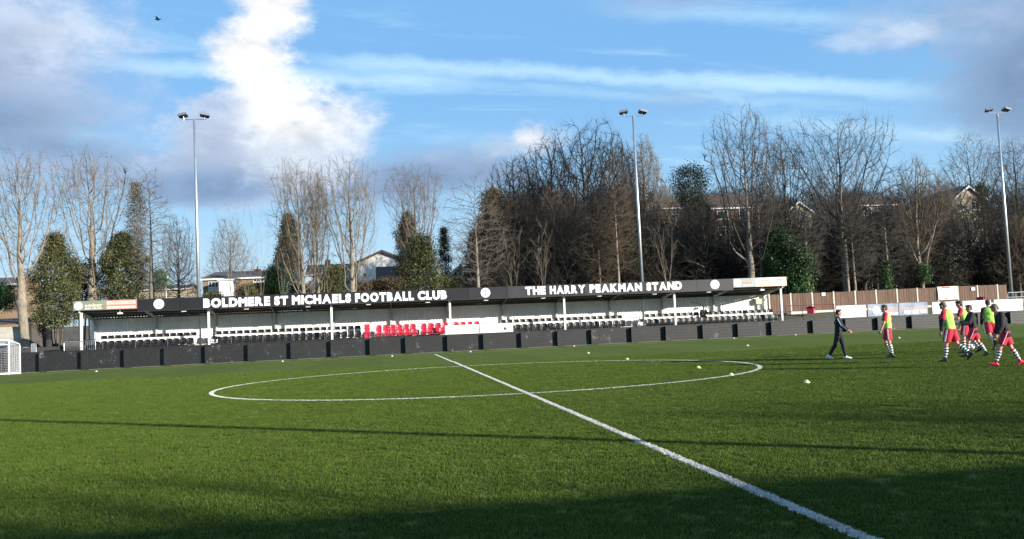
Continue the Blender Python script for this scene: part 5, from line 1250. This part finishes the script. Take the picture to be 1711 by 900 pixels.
house('hill_house', 'brick house with white window heads between the gabled wing and the twin-trunked tree', X_(1270, 360, Y+3), X_(1312, 360, Y+3), Y+3, 9, terrain_z(X_(1290, 380, Y), Y), Z_(1290, 348, Y), Z_(1290, 330, Y), M_buff, M_tile, wins=[(X_(1282, 355, Y), X_(1303, 355, Y), Z_(1292, 364, Y), Z_(1292, 350, Y), 3)])
house('hill_house', 'white-windowed house glimpsed behind the ivy-footed tree', X_(1438, 360, Y), X_(1496, 360, Y), Y, 9, terrain_z(X_(1465, 380, Y), Y), Z_(1465, 341, Y), Z_(1465, 322, Y), M_buff, M_tile, wins=[(X_(1443, 350, Y), X_(1456, 350, Y), Z_(1450, 360, Y), Z_(1450, 347, Y), 2), (X_(1466, 350, Y), X_(1487, 350, Y), Z_(1476, 358, Y), Z_(1476, 344, Y), 3)])
house('hill_house', 'dark brick house glimpsed between the middle floodlight and the dark pine', X_(1100, 345, Y), X_(1142, 345, Y), Y, 9, terrain_z(X_(1120, 380, Y), Y), Z_(1120, 346, Y), Z_(1120, 325, Y), M_dbrick, M_tile, wins=[(X_(1122, 345, Y), X_(1136, 345, Y), Z_(1129, 358, Y), Z_(1129, 349, Y), 2)])
Y = 126
house('tall_gabled_house', 'tall cream gabled house of three window rows left of the last floodlight', X_(1592, 360, Y), X_(1648, 360, Y), Y, 10, terrain_z(X_(1620, 400, Y), Y), Z_(1646, 332, Y), Z_(1619, 311, Y), M_cream, M_tile, gable='front', barge=M_upvc,
      wins=[(X_(1622, 345, Y), X_(1637, 345, Y), Z_(1630, 350, Y), Z_(1630, 336, Y), 2), (X_(1598, 345, Y), X_(1609, 345, Y), Z_(1604, 352, Y), Z_(1604, 340, Y), 2), (X_(1597, 378, Y), X_(1616, 378, Y), Z_(1606, 387, Y), Z_(1606, 369, Y), 3), (X_(1625, 376, Y), X_(1640, 376, Y), Z_(1632, 384, Y), Z_(1632, 368, Y), 2), (X_(1599, 408, Y), X_(1622, 408, Y), Z_(1610, 417, Y), Z_(1610, 401, Y), 3), (X_(1627, 408, Y), X_(1642, 408, Y), Z_(1634, 416, Y), Z_(1634, 402, Y), 2)])
Y = 132
house('cream_house', 'low cream-walled house glimpsed left of the first floodlight', X_(203, 478, Y), X_(312, 475, Y), Y, 8, terrain_z(-30, Y), Z_(260, 483, Y), Z_(260, 476, Y), M_cream, M_tile_red, wins=[(X_(215, 485, Y), X_(226, 485, Y), Z_(220, 493, Y), Z_(220, 486, Y), 2)])
Y = 100
house('cream_house', 'cream-fasciaed roof behind the leaning pollarded tree', X_(-60, 470, Y), X_(30, 470, Y), Y, 7, terrain_z(-50, Y), Z_(0, 474, Y), Z_(0, 462, Y), M_buff, M_tile_grey)
# ---------------------------------------------------------------- vehicles behind the stand
def wheel(r, x, y, rad=0.33):
    w = empty('wheel', (x, y, rad)); w.parent = r; w.rotation_euler = (pi/2, 0, 0)
    MB().lathe([(rad*0.62, -0.10), (rad*0.95, -0.10), (rad, -0.06), (rad, 0.06), (rad*0.95, 0.10), (rad*0.62, 0.10)], 20).build('tyre', M_rubber, w, smooth=True)
    MB().lathe([(0.02, -0.06), (rad*0.6, -0.05), (rad*0.6, 0.05), (0.02, 0.06)], 16).build('rim', M_galv, w)
def vehicle(name, label, cat, x, y, prof, glass, wx, L, W, m_, rz):
    r = empty(name, (x, y, terrain_z(x, y)+0.0), rz); tag(r, label, cat)
    MB().prism(prof, 'y', -W/2, W/2).build('body', m_, r, bevel=0.05)
    for s in (-1, 1):
        for g_ in glass: MB().prism(g_, 'y', s*W/2-0.004 if s > 0 else -W/2-0.012, s*W/2+0.012 if s > 0 else -W/2+0.004).build('window', M_glass, r)
        for q in wx: wheel(r, q, s*(W/2-0.12))
        MB().box(L/2-0.05, L/2+0.02, s*W*0.36-0.12, s*W*0.36+0.12, 0.62, 0.80).build('headlight', M_letter, r)
    return r
M_wpaint = mat('white_vehicle_paint', (0.74, 0.74, 0.74), 0.3, 0.03, spec=0.5, coat=0.4); M_bpaint = mat('blue_vehicle_paint', (0.04, 0.12, 0.32), 0.3, 0.08, spec=0.5, coat=0.4); M_spaint = mat('silver_vehicle_paint', (0.42, 0.43, 0.44), 0.3, 0.05, metal=0.4, coat=0.4)
van = [(-2.5, 0.35), (2.45, 0.35), (2.5, 0.85), (1.95, 1.12), (1.25, 1.98), (1.0, 2.06), (-2.4, 2.06), (-2.5, 1.9)]
car = [(-2.05, 0.3), (2.05, 0.3), (2.1, 0.72), (1.1, 0.92), (0.45, 1.42), (-1.1, 1.45), (-1.95, 1.0), (-2.1, 0.75)]
vg = [[(1.15, 1.20), (1.80, 1.18), (1.25, 1.80), (1.15, 1.80)], [(0.3, 1.2), (1.05, 1.2), (1.05, 1.82), (0.3, 1.82)]]
cg = [[(-0.2, 0.95), (0.95, 0.95), (0.42, 1.36), (-0.2, 1.38)], [(-1.35, 0.97), (-0.3, 0.95), (-0.3, 1.38), (-1.0, 1.38)]]
# both stand on the raised yard behind the stand
yard = MB().box(-40, -19, 92, 106, 0.5, 3.55).build('car_park', mat('yard_tarmac', (0.06, 0.06, 0.06), 0.9, 0.2, 2.0, 0.2, 30)); tag(yard, kind='structure')
for nm, lb, ct, p, Y, pr_, gl, wx, L, W, m_, rz in (('white_van', 'white van parked behind the red sponsor sign', 'van', 229, 96, van, vg, (1.55, -1.5), 5.0, 1.95, M_wpaint, pi), ('blue_car', 'blue car parked behind the first club badge', 'car', 278, 97, car, cg, (1.3, -1.3), 4.2, 1.75, M_bpaint, 0.1), ('silver_car', 'silver car parked beside the first floodlight mast', 'car', 312, 99, car, cg, (1.3, -1.3), 4.2, 1.75, M_spaint, 0.0)):
    v = vehicle(nm, lb, ct, at(p, 490, Y).x, Y, pr_, gl, wx, L, W, m_, rz); v.location.z = 3.55
# street lamps
def street_lamp(p, pt, Y, label):
    q = at(p, pt, Y); z0 = terrain_z(q.x, Y); h = q.z-z0
    r = empty('street_lamp', (q.x, Y, z0)); tag(r, label, 'street lamp')
    MB().tube([(0, 0, -0.2), (0, 0, h-0.35), (0.08, -0.1, h-0.12)], [0.07, 0.05, 0.04], 8).build('post', M_grey_steel, r)
    MB().lathe([(0.03, -0.14), (0.16, -0.08), (0.20, 0.05), (0.13, 0.16), (0.02, 0.19)], 12, (0.18, -0.16, h-0.05)).build('lantern', M_letter, r, smooth=True)
street_lamp(898, 417, 92, 'slim street lamp with white lantern among saplings behind the stand')
street_lamp(1462, 409, 90, 'slim street lamp with white lantern behind the fence')
street_lamp(277, 463, 108, 'thin pale lamp post between dark-barked tree and first floodlight')

# ---------------------------------------------------------------- cones and balls on the pitch
M_cone = mat('pale_yellow_cone', (0.60, 0.64, 0.30), 0.5, 0.08); M_conew = mat('white_cone', (0.50, 0.50, 0.45), 0.5, 0.05)
def cone(p, y, label, m_):
    d = ray(p, y); t_ = -CAM_H/d.z
    r = MB().lathe([(0.105, 0.0), (0.10, 0.012), (0.07, 0.05), (0.035, 0.085), (0.028, 0.085), (0.062, 0.047), (0.09, 0.008)], 20).build('disc_cone', m_, None, loc=(d.x*t_, min(d.y*t_, 68.1), 0.006), smooth=True); r.scale = (0.85, 0.85, 0.95)
    tag(r, label, 'cone')
cone(1348, 640.5, 'pale yellow training cone alone on the open turf before the tracksuited coach', M_cone)
cone(1167, 615.5, 'pale yellow training cone inside the centre circle', M_cone)
cone(1048, 601, 'pale training cone on the far edge of the centre circle', M_cone)
cone(983, 590.5, 'pale training cone between the centre circle and the wall', M_conew)
cone(1249, 578, 'pale training cone on the turf left of the coach, near the wall', M_conew)
cone(1502, 565, 'white training cone on the turf behind the first player', M_conew)
cone(1222, 628, 'low yellow training cone on the near line of the centre circle', M_cone)
M_ball = mat('white_football', (0.75, 0.75, 0.74), 0.4, 0.05, 8.0)
def ball(x, y, label, z=0.11, group=None):
    bm = bmesh.new(); bmesh.ops.create_icosphere(bm, subdivisions=3, radius=0.11); me = bpy.data.meshes.new('football'); bm.to_mesh(me); bm.free()
    r = empty('football', (x, y, z)); tag(r, label, 'ball', group)
    mesh_obj('cover', me, M_ball, r, smooth=True)
    mb = MB(); ico = bmesh.new(); bmesh.ops.create_icosphere(ico, subdivisions=1, radius=1.0)
    for v in ico.verts:
        n = v.co.normalized(); u = n.cross(Vector((0.3, 0.2, 0.9))).normalized(); w = n.cross(u)
        mb.tube([n*0.105, n*0.1115], 0.036, 5)
    ico.free(); mb.build('panel_patch', M_ad_dark, r)
def gball(p, y, label, group=None):
    d = ray(p, y); t_ = -CAM_H/d.z; ball(d.x*t_, min(d.y*t_, 68.2), label, group=group)
for p, y, wh in ((161, 621, 'near the green sponsor sign'), (472, 604, 'below the word michaels'), (655, 595.5, 'below the red seats'), (786, 588, 'below the white boards'), (959, 578.5, 'below the word harry'), (1226, 565.5, 'below the grey sponsor sign'), (1329, 560, 'below the red rail')):
    cone(p, y, 'white training cone lying at the wall foot '+wh, M_conew)
# ---------------------------------------------------------------- bird
q = at(263, 32, 60); bd = MB()
bd.tube([(-0.16, 0, 0), (-0.06, 0, 0.01), (0.08, 0, 0.0), (0.18, 0, 0.02), (0.24, 0, 0.01)], [0.015, 0.05, 0.06, 0.035, 0.008], 8)
for s in (-1, 1): bd.grid([[(0.08, s*0.03, 0.02), (0.06, s*0.2, 0.10), (-0.02, s*0.42, 0.05)], [(-0.05, s*0.03, 0.02), (-0.06, s*0.2, 0.09), (-0.10, s*0.40, 0.05)]])
o_ = bd.build('bird', M_seat_black, None, loc=q, smooth=True); tag(o_, 'small dark bird flying high above the pollarded trees', 'bird')
# ---------------------------------------------------------------- clubhouse behind the photographer, whose shade falls on the near turf
ch = empty('clubhouse', (8, -9, 0)); tag(ch, 'low brick clubhouse on the near side of the pitch', 'building')
MB().box(-34, 30, -5.0, 3.6, -0.3, 4.35).build('wall', M_brick, ch); MB().prism([(-5.5, 4.35), (4.1, 4.35), (4.1, 4.6), (-0.5, 5.5), (-5.5, 4.6)], 'x', -34.5, 30.5).build('roof', M_tile, ch)
for k in range(9): 
    wi = MB().box(-30+k*6.5, -27.6+k*6.5, 3.58, 3.66, 1.0, 2.3).build('window', M_upvc, ch); MB().box(-29.9+k*6.5, -27.7+k*6.5, 3.655, 3.675, 1.1, 2.2).build('pane', M_glass, wi)
NEAR_T = {}
for i, (x, y, H) in enumerate([(2+i*4.6, -29-(i*7 % 6), 13.2+(i*3.7 % 1.6)) for i in range(13)]):
    a, b = NEAR_T.setdefault(i % 3, None) or NEAR_T.update({i % 3: tree_meshes('near', 'round', 14, 4.6, 0.25, 200+(i % 3), dens=1.2, tw=3.0)}) or NEAR_T[i % 3]; r = empty('bare_tree', (x, y, -0.1)); tag(r, 'bare tree behind the clubhouse', 'tree', 'trees behind the clubhouse'); r.scale = (1, 1, H/14); r.rotation_euler = (0, 0, i*1.3); mesh_obj('trunk', a, B_dark if i < 3 else None, r, smooth=True); mesh_obj('crown', b, B_dtwig if i < 3 else None, r)
# ---------------------------------------------------------------- people
def frustum(bm, a, b, ra, rb, k=14, flat=(1.0, 1.0), side=None, rings=1):
    """tapered limb from a to b, elliptical: flat = (depth factor, width factor) against the `side` axis"""
    a, b = Vector(a), Vector(b); t = (b-a).normalized()
    s = Vector(side) if side is not None else (Vector((0, 1, 0)) if abs(t.y) < 0.9 else Vector((1, 0, 0)))
    s = (s-t*s.dot(t)).normalized(); f = s.cross(t)
    R_ = []
    for p, r in ((a, ra), (b, rb)):
        R_.append([bm.verts.new(p + s*cos(2*pi*i/k)*r*flat[1] + f*sin(2*pi*i/k)*r*flat[0]) for i in range(k)])
    for i in range(k):
        j = (i+1) % k; bm.faces.new((R_[0][i], R_[0][j], R_[1][j], R_[1][i]))
    bm.faces.new(R_[0][::-1]); bm.faces.new(R_[1])
def blob(bm, c, r, sc=(1, 1, 1), rot=None):
    m_ = Matrix.Translation(Vector(c)) @ (rot.to_4x4() if rot else Matrix.Identity(4)) @ Matrix.Diagonal((sc[0]*r, sc[1]*r, sc[2]*r, 1))
    bmesh.ops.create_icosphere(bm, subdivisions=2, radius=1.0, matrix=m_)
def limb(bm, pts, rad, flat=(1, 1), side=None):
    for i in range(len(pts)-1): frustum(bm, pts[i], pts[i+1], rad[i], rad[i+1], flat=flat, side=side)
    for p, r in zip(pts[1:-1], rad[1:-1]): blob(bm, p, r*0.995, (1, 1, 1))
def fuse(bm, name, mats, parent, voxel, smooth=2):
    """union of the shapes as one continuous skin"""
    me = bpy.data.meshes.new(name); bmesh.ops.recalc_face_normals(bm, faces=bm.faces); bm.to_mesh(me); bm.free()
    ob = bpy.data.objects.new(name, me); C.objects.link(ob)
    md = ob.modifiers.new('r', 'REMESH'); md.mode = 'VOXEL'; md.voxel_size = voxel
    if smooth: sm = ob.modifiers.new('s', 'SMOOTH'); sm.factor = 0.5; sm.iterations = smooth
    dg = bpy.context.evaluated_depsgraph_get(); dg.update()
    m2 = bpy.data.meshes.new_from_object(ob.evaluated_get(dg)); bpy.data.objects.remove(ob); bpy.data.meshes.remove(me)
    m2.name = name
    return mesh_obj(name, m2, mats, parent, smooth=True)
def RX(v, a):  # rotate in the sagittal plane: x forward, z up; positive swings the lower end forward
    return Vector((v.x*cos(a)-v.z*sin(a), v.y, v.x*sin(a)+v.z*cos(a)))
M_skin = mat('skin', (0.48, 0.27, 0.19), 0.55, 0.08, 6.0, spec=0.35)
M_hair_d = mat('dark_brown_hair', (0.022, 0.016, 0.012), 0.6, 0.3, 30.0, 0.5, 90); M_hair_b = mat('brown_hair', (0.065, 0.043, 0.026), 0.6, 0.3, 30.0, 0.5, 90); M_hair_g = mat('grey_brown_hair', (0.11, 0.095, 0.08), 0.6, 0.3, 30.0, 0.5, 90)
cl = lambda n, c, r=0.8: mat(n, c, r, 0.14, 9.0, 0.5, 22)
M_blackk = cl('black_training_cloth', (0.014, 0.014, 0.016)); M_redk = cl('red_kit_cloth', (0.42, 0.018, 0.045)); M_bib = cl('lime_bib_cloth', (0.31, 0.60, 0.10)); M_whitek = cl('white_cloth', (0.72, 0.72, 0.70)); M_blue_stripe = cl('pale_blue_stripe', (0.30, 0.48, 0.66))
M_bootb = mat('black_boot', (0.015, 0.015, 0.016), 0.35, 0.15, spec=0.5); M_bootr = mat('red_boot', (0.52, 0.02, 0.04), 0.35, 0.1, spec=0.5); M_bootw = mat('white_trainer', (0.66, 0.66, 0.66), 0.45, 0.08); M_eye = mat('eye', (0.02, 0.015, 0.01), 0.2, 0.05); M_lip = mat('lips', (0.30, 0.10, 0.09), 0.5, 0.05)

def person(label, x, y, H, head, heading, hipL, kneeL, hipR, kneeR, shL, elL, shR, elR, lean, nod, outfit, hair, turn=0.0, seat=None, group=None, abd=0.10):
    """local frame: +x forward, +y left, +z up. joint angles in degrees, forward positive; hip/knee per leg, shoulder/elbow per arm"""
    r = empty('person', (x, y, 0), radians(heading)); tag(r, label, 'person', group)
    k = H/1.80; d2 = radians
    pel = Vector((0, 0, 0.96*k)); up = RX(Vector((0, 0, 1)), -d2(lean))          # lean forward
    waist = pel+up*0.13*k; chest = pel+up*0.34*k; sh_c = pel+up*0.50*k; neck = pel+up*0.565*k
    J = {}
    for s, hp, kn, n in ((1, hipL, kneeL, 'L'), (-1, hipR, kneeR, 'R')):
        hj = pel+Vector((0, s*0.095*k, -0.02*k)); kd = RX(Vector((0, s*0.03, -1)), d2(hp)).normalized()
        kj = hj+kd*0.44*k; ad = RX(Vector((0, 0, -1)), d2(hp-kn)).normalized(); aj = kj+ad*0.42*k
        J[n] = (hj, kj, aj, hp-kn)
    A = {}
    for s, sa, ea, n in ((1, shL, elL, 'L'), (-1, shR, elR, 'R')):
        sj = sh_c+Vector((0, s*0.185*k, -0.02*k)); ud = RX(Vector((0, s*abd*2.2, -1)), d2(sa)).normalized(); ej = sj+ud*0.29*k
        fd = RX(Vector((0, s*abd*0.6, -1)), d2(sa+ea)).normalized(); wj = ej+fd*0.255*k; A[n] = (sj, ej, wj, fd, s)
    # feet: toe pitch follows the shin when the heel is off the ground
    feet = {}
    for n in 'LR':
        hj, kj, aj, sh = J[n]; pit = max(-70, min(20, sh*0.9)) if sh < -8 else (12 if sh > 14 else 0)
        fx_ = RX(Vector((1, 0, 0)), d2(pit)); fz_ = RX(Vector((0, 0, 1)), d2(pit)); feet[n] = (aj, fx_, fz_)
    low = min(min((aj-fz_*0.085*k).z, (aj+fx_*0.17*k-fz_*0.075*k).z, (aj-fx_*0.06*k-fz_*0.085*k).z) for aj, fx_, fz_ in feet.values())
    off = Vector((0, 0, -low)) if seat is None else Vector((0, 0, seat-pel.z+0.10))
    mv = lambda v: v+off
    pel, waist, chest, sh_c, neck = map(mv, (pel, waist, chest, sh_c, neck))
    J = {n: (mv(a), mv(b), mv(c), d) for n, (a, b, c, d) in J.items()}; A = {n: (mv(a), mv(b), mv(c), d, s) for n, (a, b, c, d, s) in A.items()}; feet = {n: (mv(a), b, c) for n, (a, b, c) in feet.items()}
    side = (0, 1, 0)
    # ---- body, one skin
    bm = bmesh.new()
    limb(bm, [pel-up*0.06*k, waist, chest, sh_c-up*0.02*k, neck-up*0.02*k], [0.125*k, 0.115*k, 0.130*k, 0.112*k, 0.062*k], flat=(0.82, 1.28), side=side)
    hd_up = RX(Vector((0, 0, 1)), -d2(nod)); hf = RX(Vector((1, 0, 0)), -d2(nod)); hs = Vector((0, 1, 0))
    if turn: q = Matrix.Rotation(d2(turn), 3, Vector((0, 0, 1))); hf = q @ hf; hs = q @ hs; hd_up = hd_up
    hc = neck+RX(Vector((0.03*k, 0, 0.125*k)), -d2(nod)*0.8)
    limb(bm, [neck-up*0.06*k, hc-hd_up*0.05*k], [0.060*k, 0.056*k])
    rot = Matrix((hf, hs, hd_up)).transposed()
    blob(bm, hc+hd_up*0.025*k, 0.098*k, (1.0, 0.80, 1.05), rot); blob(bm, hc-hd_up*0.05*k+hf*0.018*k, 0.068*k, (1.0, 0.84, 1.05), rot)
    blob(bm, hc+hf*0.098*k-hd_up*0.012*k, 0.020*k, (1.1, 0.75, 1.4), rot)                   # nose
    blob(bm, hc+hf*0.075*k-hd_up*0.095*k, 0.026*k, (0.9, 1.2, 0.8), rot)                    # chin
    for s in (-1, 1): blob(bm, hc+hs*s*0.082*k-hf*0.008*k-hd_up*0.005*k, 0.026*k, (0.75, 0.42, 1.25), rot)
    for n in 'LR':
        sj, ej, wj, fd, s = A[n]
        limb(bm, [sh_c+Vector((0, s*0.08*k, 0)), sj, ej, wj], [0.075*k, 0.060*k, 0.043*k, 0.028*k]); blob(bm, sj, 0.060*k)
        # hand: palm, four unequal curled fingers, thumb leaving the side of the palm
        pd = fd; inw = Vector((0, -s, 0)); inw = (inw-pd*inw.dot(pd)).normalized(); fr = pd.cross(inw)*(-s); fr = fr if fr.x >= 0 else -fr
        pc = wj+pd*0.05*k
        frustum(bm, wj-pd*0.005*k, wj+pd*0.092*k, 0.027*k, 0.038*k, flat=(0.42, 1.05), side=fr)
        for i, fl in enumerate((0.072, 0.082, 0.076, 0.060)):
            b0 = wj+pd*0.085*k+fr*(0.027-0.018*i)*k; b1 = b0+(pd*0.85+inw*0.35).normalized()*fl*0.5*k; b2 = b1+(pd*0.45+inw*0.85).normalized()*fl*0.55*k
            limb(bm, [b0, b1, b2], [0.0098*k, 0.0092*k, 0.0080*k]); blob(bm, b2, 0.008*k)
        b0 = wj+pd*0.030*k+fr*0.026*k; b1 = b0+(pd*0.6+fr*0.75+inw*0.25).normalized()*0.040*k; b2 = b1+(pd*0.9+fr*0.1+inw*0.4).normalized()*0.034*k
        limb(bm, [b0, b1, b2], [0.014*k, 0.0115*k, 0.0095*k]); blob(bm, b2, 0.0095*k)
        hj, kj, aj, _ = J[n]
        mid = (kj*0.62+aj*0.38)
        limb(bm, [hj, kj, mid-(Vector((0.012*k, 0, 0))), aj], [0.092*k, 0.056*k, 0.054*k, 0.036*k]); blob(bm, hj, 0.095*k)
    fuse(bm, 'body', M_skin, r, 0.0105*k, 2)
    # ---- face and hair
    for s in (-1, 1):
        b_ = bmesh.new(); blob(b_, hc+hf*0.088*k+hs*s*0.033*k+hd_up*0.014*k, 0.0105*k, (0.7, 1.3, 0.8), rot); me = bpy.data.meshes.new('eye'); b_.to_mesh(me); b_.free(); mesh_obj('eye', me, M_eye, r, smooth=True)
    b_ = bmesh.new(); blob(b_, hc+hf*0.087*k-hd_up*0.062*k, 0.020*k, (0.45, 1.2, 0.35), rot); me = bpy.data.meshes.new('mouth'); b_.to_mesh(me); b_.free(); mesh_obj('mouth', me, M_lip, r, smooth=True)
    bm = bmesh.new(); blob(bm, hc+hd_up*0.048*k-hf*0.020*k, 0.101*k, (1.0, 0.86, 0.92), rot); blob(bm, hc-hf*0.050*k+hd_up*0.0*k, 0.074*k, (0.85, 1.02, 1.1), rot); blob(bm, hc+hd_up*0.098*k+hf*0.030*k, 0.058*k, (1.1, 1.0, 0.6), rot)
    fuse(bm, 'hair', hair, r, 0.012*k, 1)
    # ---- clothes
    def torso(name, m_, grow, arm=None, hem=-0.10, collar=True, shoulder=True):
        bm = bmesh.new(); g_ = grow
        pts = [pel+up*hem*k, waist, chest, sh_c-up*0.005*k]; rad = [((0.130 if hem > -0.05 else 0.152)+g_)*k, (0.122+g_)*k, (0.134+g_)*k, (0.112+g_)*k]
        limb(bm, pts, rad, flat=(0.84, 1.29), side=side)
        if arm is None: frustum(bm, chest, sh_c+up*0.012*k, (0.140+g_)*k, (0.132+g_)*k, flat=(0.84, 1.29), side=side)
        if shoulder: frustum(bm, sh_c-up*0.01*k, neck-up*0.005*k, (0.112+g_)*k, (0.062+g_*0.6)*k, flat=(0.84, 1.2), side=side)
        if arm:
            for n in 'LR':
                sj, ej, wj, fd, s = A[n]; g2 = g_+0.006
                if arm == 'short': limb(bm, [sh_c+Vector((0, s*0.09*k, 0)), sj, sj.lerp(ej, 0.72)], [(0.060+g2)*k, (0.060+g2)*k, (0.064+g2)*k])
                else: limb(bm, [sh_c+Vector((0, s*0.09*k, 0)), sj, ej, wj.lerp(ej, 0.06)], [(0.062+g2)*k, (0.062+g2)*k, (0.052+g2)*k, (0.038+g2)*k])
                blob(bm, sj, (0.064+g2)*k)
        return fuse(bm, name, m_, r, 0.0155*k, 2)
    def shorts():
        bm = bmesh.new(); limb(bm, [pel+up*0.06*k, pel-up*0.07*k], [0.148*k, 0.150*k], flat=(0.90, 1.22), side=side)
        for n in 'LR':
            hj, kj, aj, _ = J[n]; e = hj.lerp(kj, 0.80)
            limb(bm, [hj+Vector((0, 0, 0.03*k)), hj.lerp(kj, 0.4), e], [0.118*k, 0.118*k, 0.116*k]); blob(bm, hj, 0.118*k)
        fuse(bm, 'shorts', M_redk, r, 0.0155*k, 2)
        for n, s in (('L', 1), ('R', -1)):
            hj, kj, aj, _ = J[n]; mb = MB(); a = hj+Vector((0, s*0.118*k, 0.02*k)); b = hj.lerp(kj, 0.79)+Vector((0, s*0.120*k, 0))
            mb.bar(a, b, 0.045*k, 0.012*k); mb.build('side_stripe', M_whitek, r)
    def trousers():
        bm = bmesh.new(); limb(bm, [pel+up*0.08*k, pel-up*0.07*k], [0.135*k, 0.138*k], flat=(0.88, 1.22), side=side)
        for n in 'LR':
            hj, kj, aj, _ = J[n]; limb(bm, [hj, kj, kj.lerp(aj, 0.4)-Vector((0.01*k, 0, 0)), kj.lerp(aj, 0.97)], [0.106*k, 0.074*k, 0.066*k, 0.050*k]); blob(bm, hj, 0.106*k)
        fuse(bm, 'trousers', M_blackk, r, 0.0155*k, 2)
    def socks(cols):
        for n in 'LR':
            hj, kj, aj, _ = J[n]; a = kj.lerp(aj, 0.10); b = aj.lerp(kj, -0.02); N = 10; mb = MB(); rr = []; pts = []
            for i in range(N+1):
                t_ = i/N; p = a.lerp(b, t_)-Vector((0.012*k*math.sin(pi*min(1, t_*1.3)), 0, 0)); pts.append(p); rr.append((0.060+0.008*math.sin(pi*min(1, t_*1.6))-0.021*t_)*k)
            mb.tube(pts, rr, 14); mi = []
            for i in range(N): mi += [cols[i % len(cols)]]*14
            mb.mi = mi+[0, 0]
            mb.build('sock', [M_redk, M_whitek, M_bootb], r, smooth=True)
    def boots(m_, sole):
        for n in 'LR':
            aj, fx_, fz_ = feet[n]; bm = bmesh.new(); lat = Vector((0, 1, 0))
            pts = [aj-fx_*0.045*k-fz_*0.045*k, aj+fx_*0.05*k-fz_*0.040*k, aj+fx_*0.115*k-fz_*0.052*k, aj+fx_*0.175*k-fz_*0.060*k]
            limb(bm, pts, [0.042*k, 0.046*k, 0.042*k, 0.027*k], side=lat); blob(bm, pts[0], 0.042*k); blob(bm, pts[-1], 0.027*k)
            limb(bm, [aj-fz_*0.05*k, aj+fz_*0.03*k], [0.044*k, 0.046*k])
            fuse(bm, 'boot', m_, r, 0.012*k, 1)
            MB().prism([], 'z', 0, 0) if False else None
            mb = MB(); mb.bar(aj-fx_*0.075*k-fz_*0.084*k, aj+fx_*0.19*k-fz_*0.082*k, 0.075*k, 0.014*k); mb.build('sole', sole, r)
    if outfit == 'coach':
        torso('jacket', M_blackk, 0.018, 'long', hem=-0.09); trousers(); boots(M_bootw, M_bootw)
        for n in 'LR':
            sj, ej, wj, fd, s = A[n]
            for a, b, ra, rb in ((sj, ej, 0.086, 0.072), (ej, ej.lerp(wj, 0.85), 0.072, 0.060)):
                MB().bar(a+Vector((0, s*ra*k, 0.02*k)), b+Vector((0, s*rb*k, 0)), 0.045*k, 0.012*k).build('sleeve_stripe', M_blue_stripe, r)
    elif outfit == 'seated':
        torso('coat', M_blackk, 0.025, 'long', hem=-0.08); trousers(); boots(M_bootb, M_bootb)
    else:
        shorts(); socks([0, 1, 2, 1, 2, 1, 2, 1, 2, 0])
        boots(M_bootr if outfit == 'jacket_red' else M_bootb, M_bootb)
        if outfit.startswith('jacket'): torso('jacket', M_blackk, 0.024, 'long', hem=-0.14)
        elif outfit == 'bib_long': torso('undershirt', M_blackk, 0.008, 'long', hem=-0.04); torso('bib', M_bib, 0.030, None, hem=-0.02)
        elif outfit == 'bib_mix':
            torso('undershirt', M_blackk, 0.004, 'long', hem=-0.04); torso('shirt', M_redk, 0.016, 'short', hem=-0.06); torso('bib', M_bib, 0.034, None, hem=-0.02)
        else: torso('shirt', M_redk, 0.010, 'short', hem=-0.06); torso('bib', M_bib, 0.030, None, hem=-0.02)
    return r
def gp(px, py):
    d = ray(px, py); t_ = -CAM_H/d.z; return d.x*t_, d.y*t_
#            label, foot px, height, heading (0 = along +X, 90 = towards the wall), hipL kneeL hipR kneeR, shL elL shR elR, lean nod
x, y = gp(1404, 600); person('person in black tracksuit with pale blue sleeve stripes and white trainers, walking', x, y, 1.80, 0, -34, 15, 5, -17, 14, -14, 12, 28, 22, 3, 2, 'coach', M_hair_d)
x, y = gp(1487, 597.5); person('player in lime bib over red shirt, bare forearms, striding alone toward the coach', x, y, 1.86, 0, 148, -2, 8, 14, 34, 14, 10, -8, 14, 4, 2, 'bib', M_hair_b)
x, y = gp(1592, 604.5); person('player in lime bib with grey hair and black undershirt sleeves, head bowed', x, y, 1.90, 0, 122, 14, 6, -16, 36, 4, 8, -8, 20, 9, 26, 'bib_mix', M_hair_g)
x, y = gp(1630, 596.5); person('player in black jacket with arms held forward, walking past the footballs', x, y, 1.76, 0, 154, 26, 14, -18, 14, 22, 62, 26, 56, 5, 8, 'jacket', M_hair_b)
x, y = gp(1617, 590); person('player in lime bib half hidden behind the black-jacketed player', x, y, 1.92, 0, 138, 10, 6, -14, 22, 20, 70, 6, 14, 10, 18, 'bib', M_hair_d)
x, y = gp(1658, 585.5); person('player in lime bib over long black sleeves, seen from behind', x, y, 1.90, 0, 76, -22, 42, 8, 4, -6, 22, 6, 30, 5, 6, 'bib_long', M_hair_b)
x, y = gp(1684, 612.5); person('player in black jacket and red boots with head bowed, taking a long stride', x, y, 1.78, 0, 158, 25, 8, -19, 10, 4, 24, -4, 26, 13, 34, 'jacket_red', M_hair_g)
xs_, zs_ = at(1175, 520, YB).x, SZ(24.5, STEP)
ps = person('spectator in dark coat sitting alone in the back row', xs_, YB-0.05, 1.75, 0, -90, 84, 84, 80, 80, 30, 50, 30, 50, 6, 8, 'seated', M_hair_d, seat=0.44); ps.location.z = zs_; ps.name = 'person'
for p, yy, lb in ((1623.5, 584, 'white football on the turf between the striding players legs'), (1632, 581.5, 'white football beside another one, just behind the black-jacketed player')):
    x, y = gp(p, yy); ball(x, y, lb)
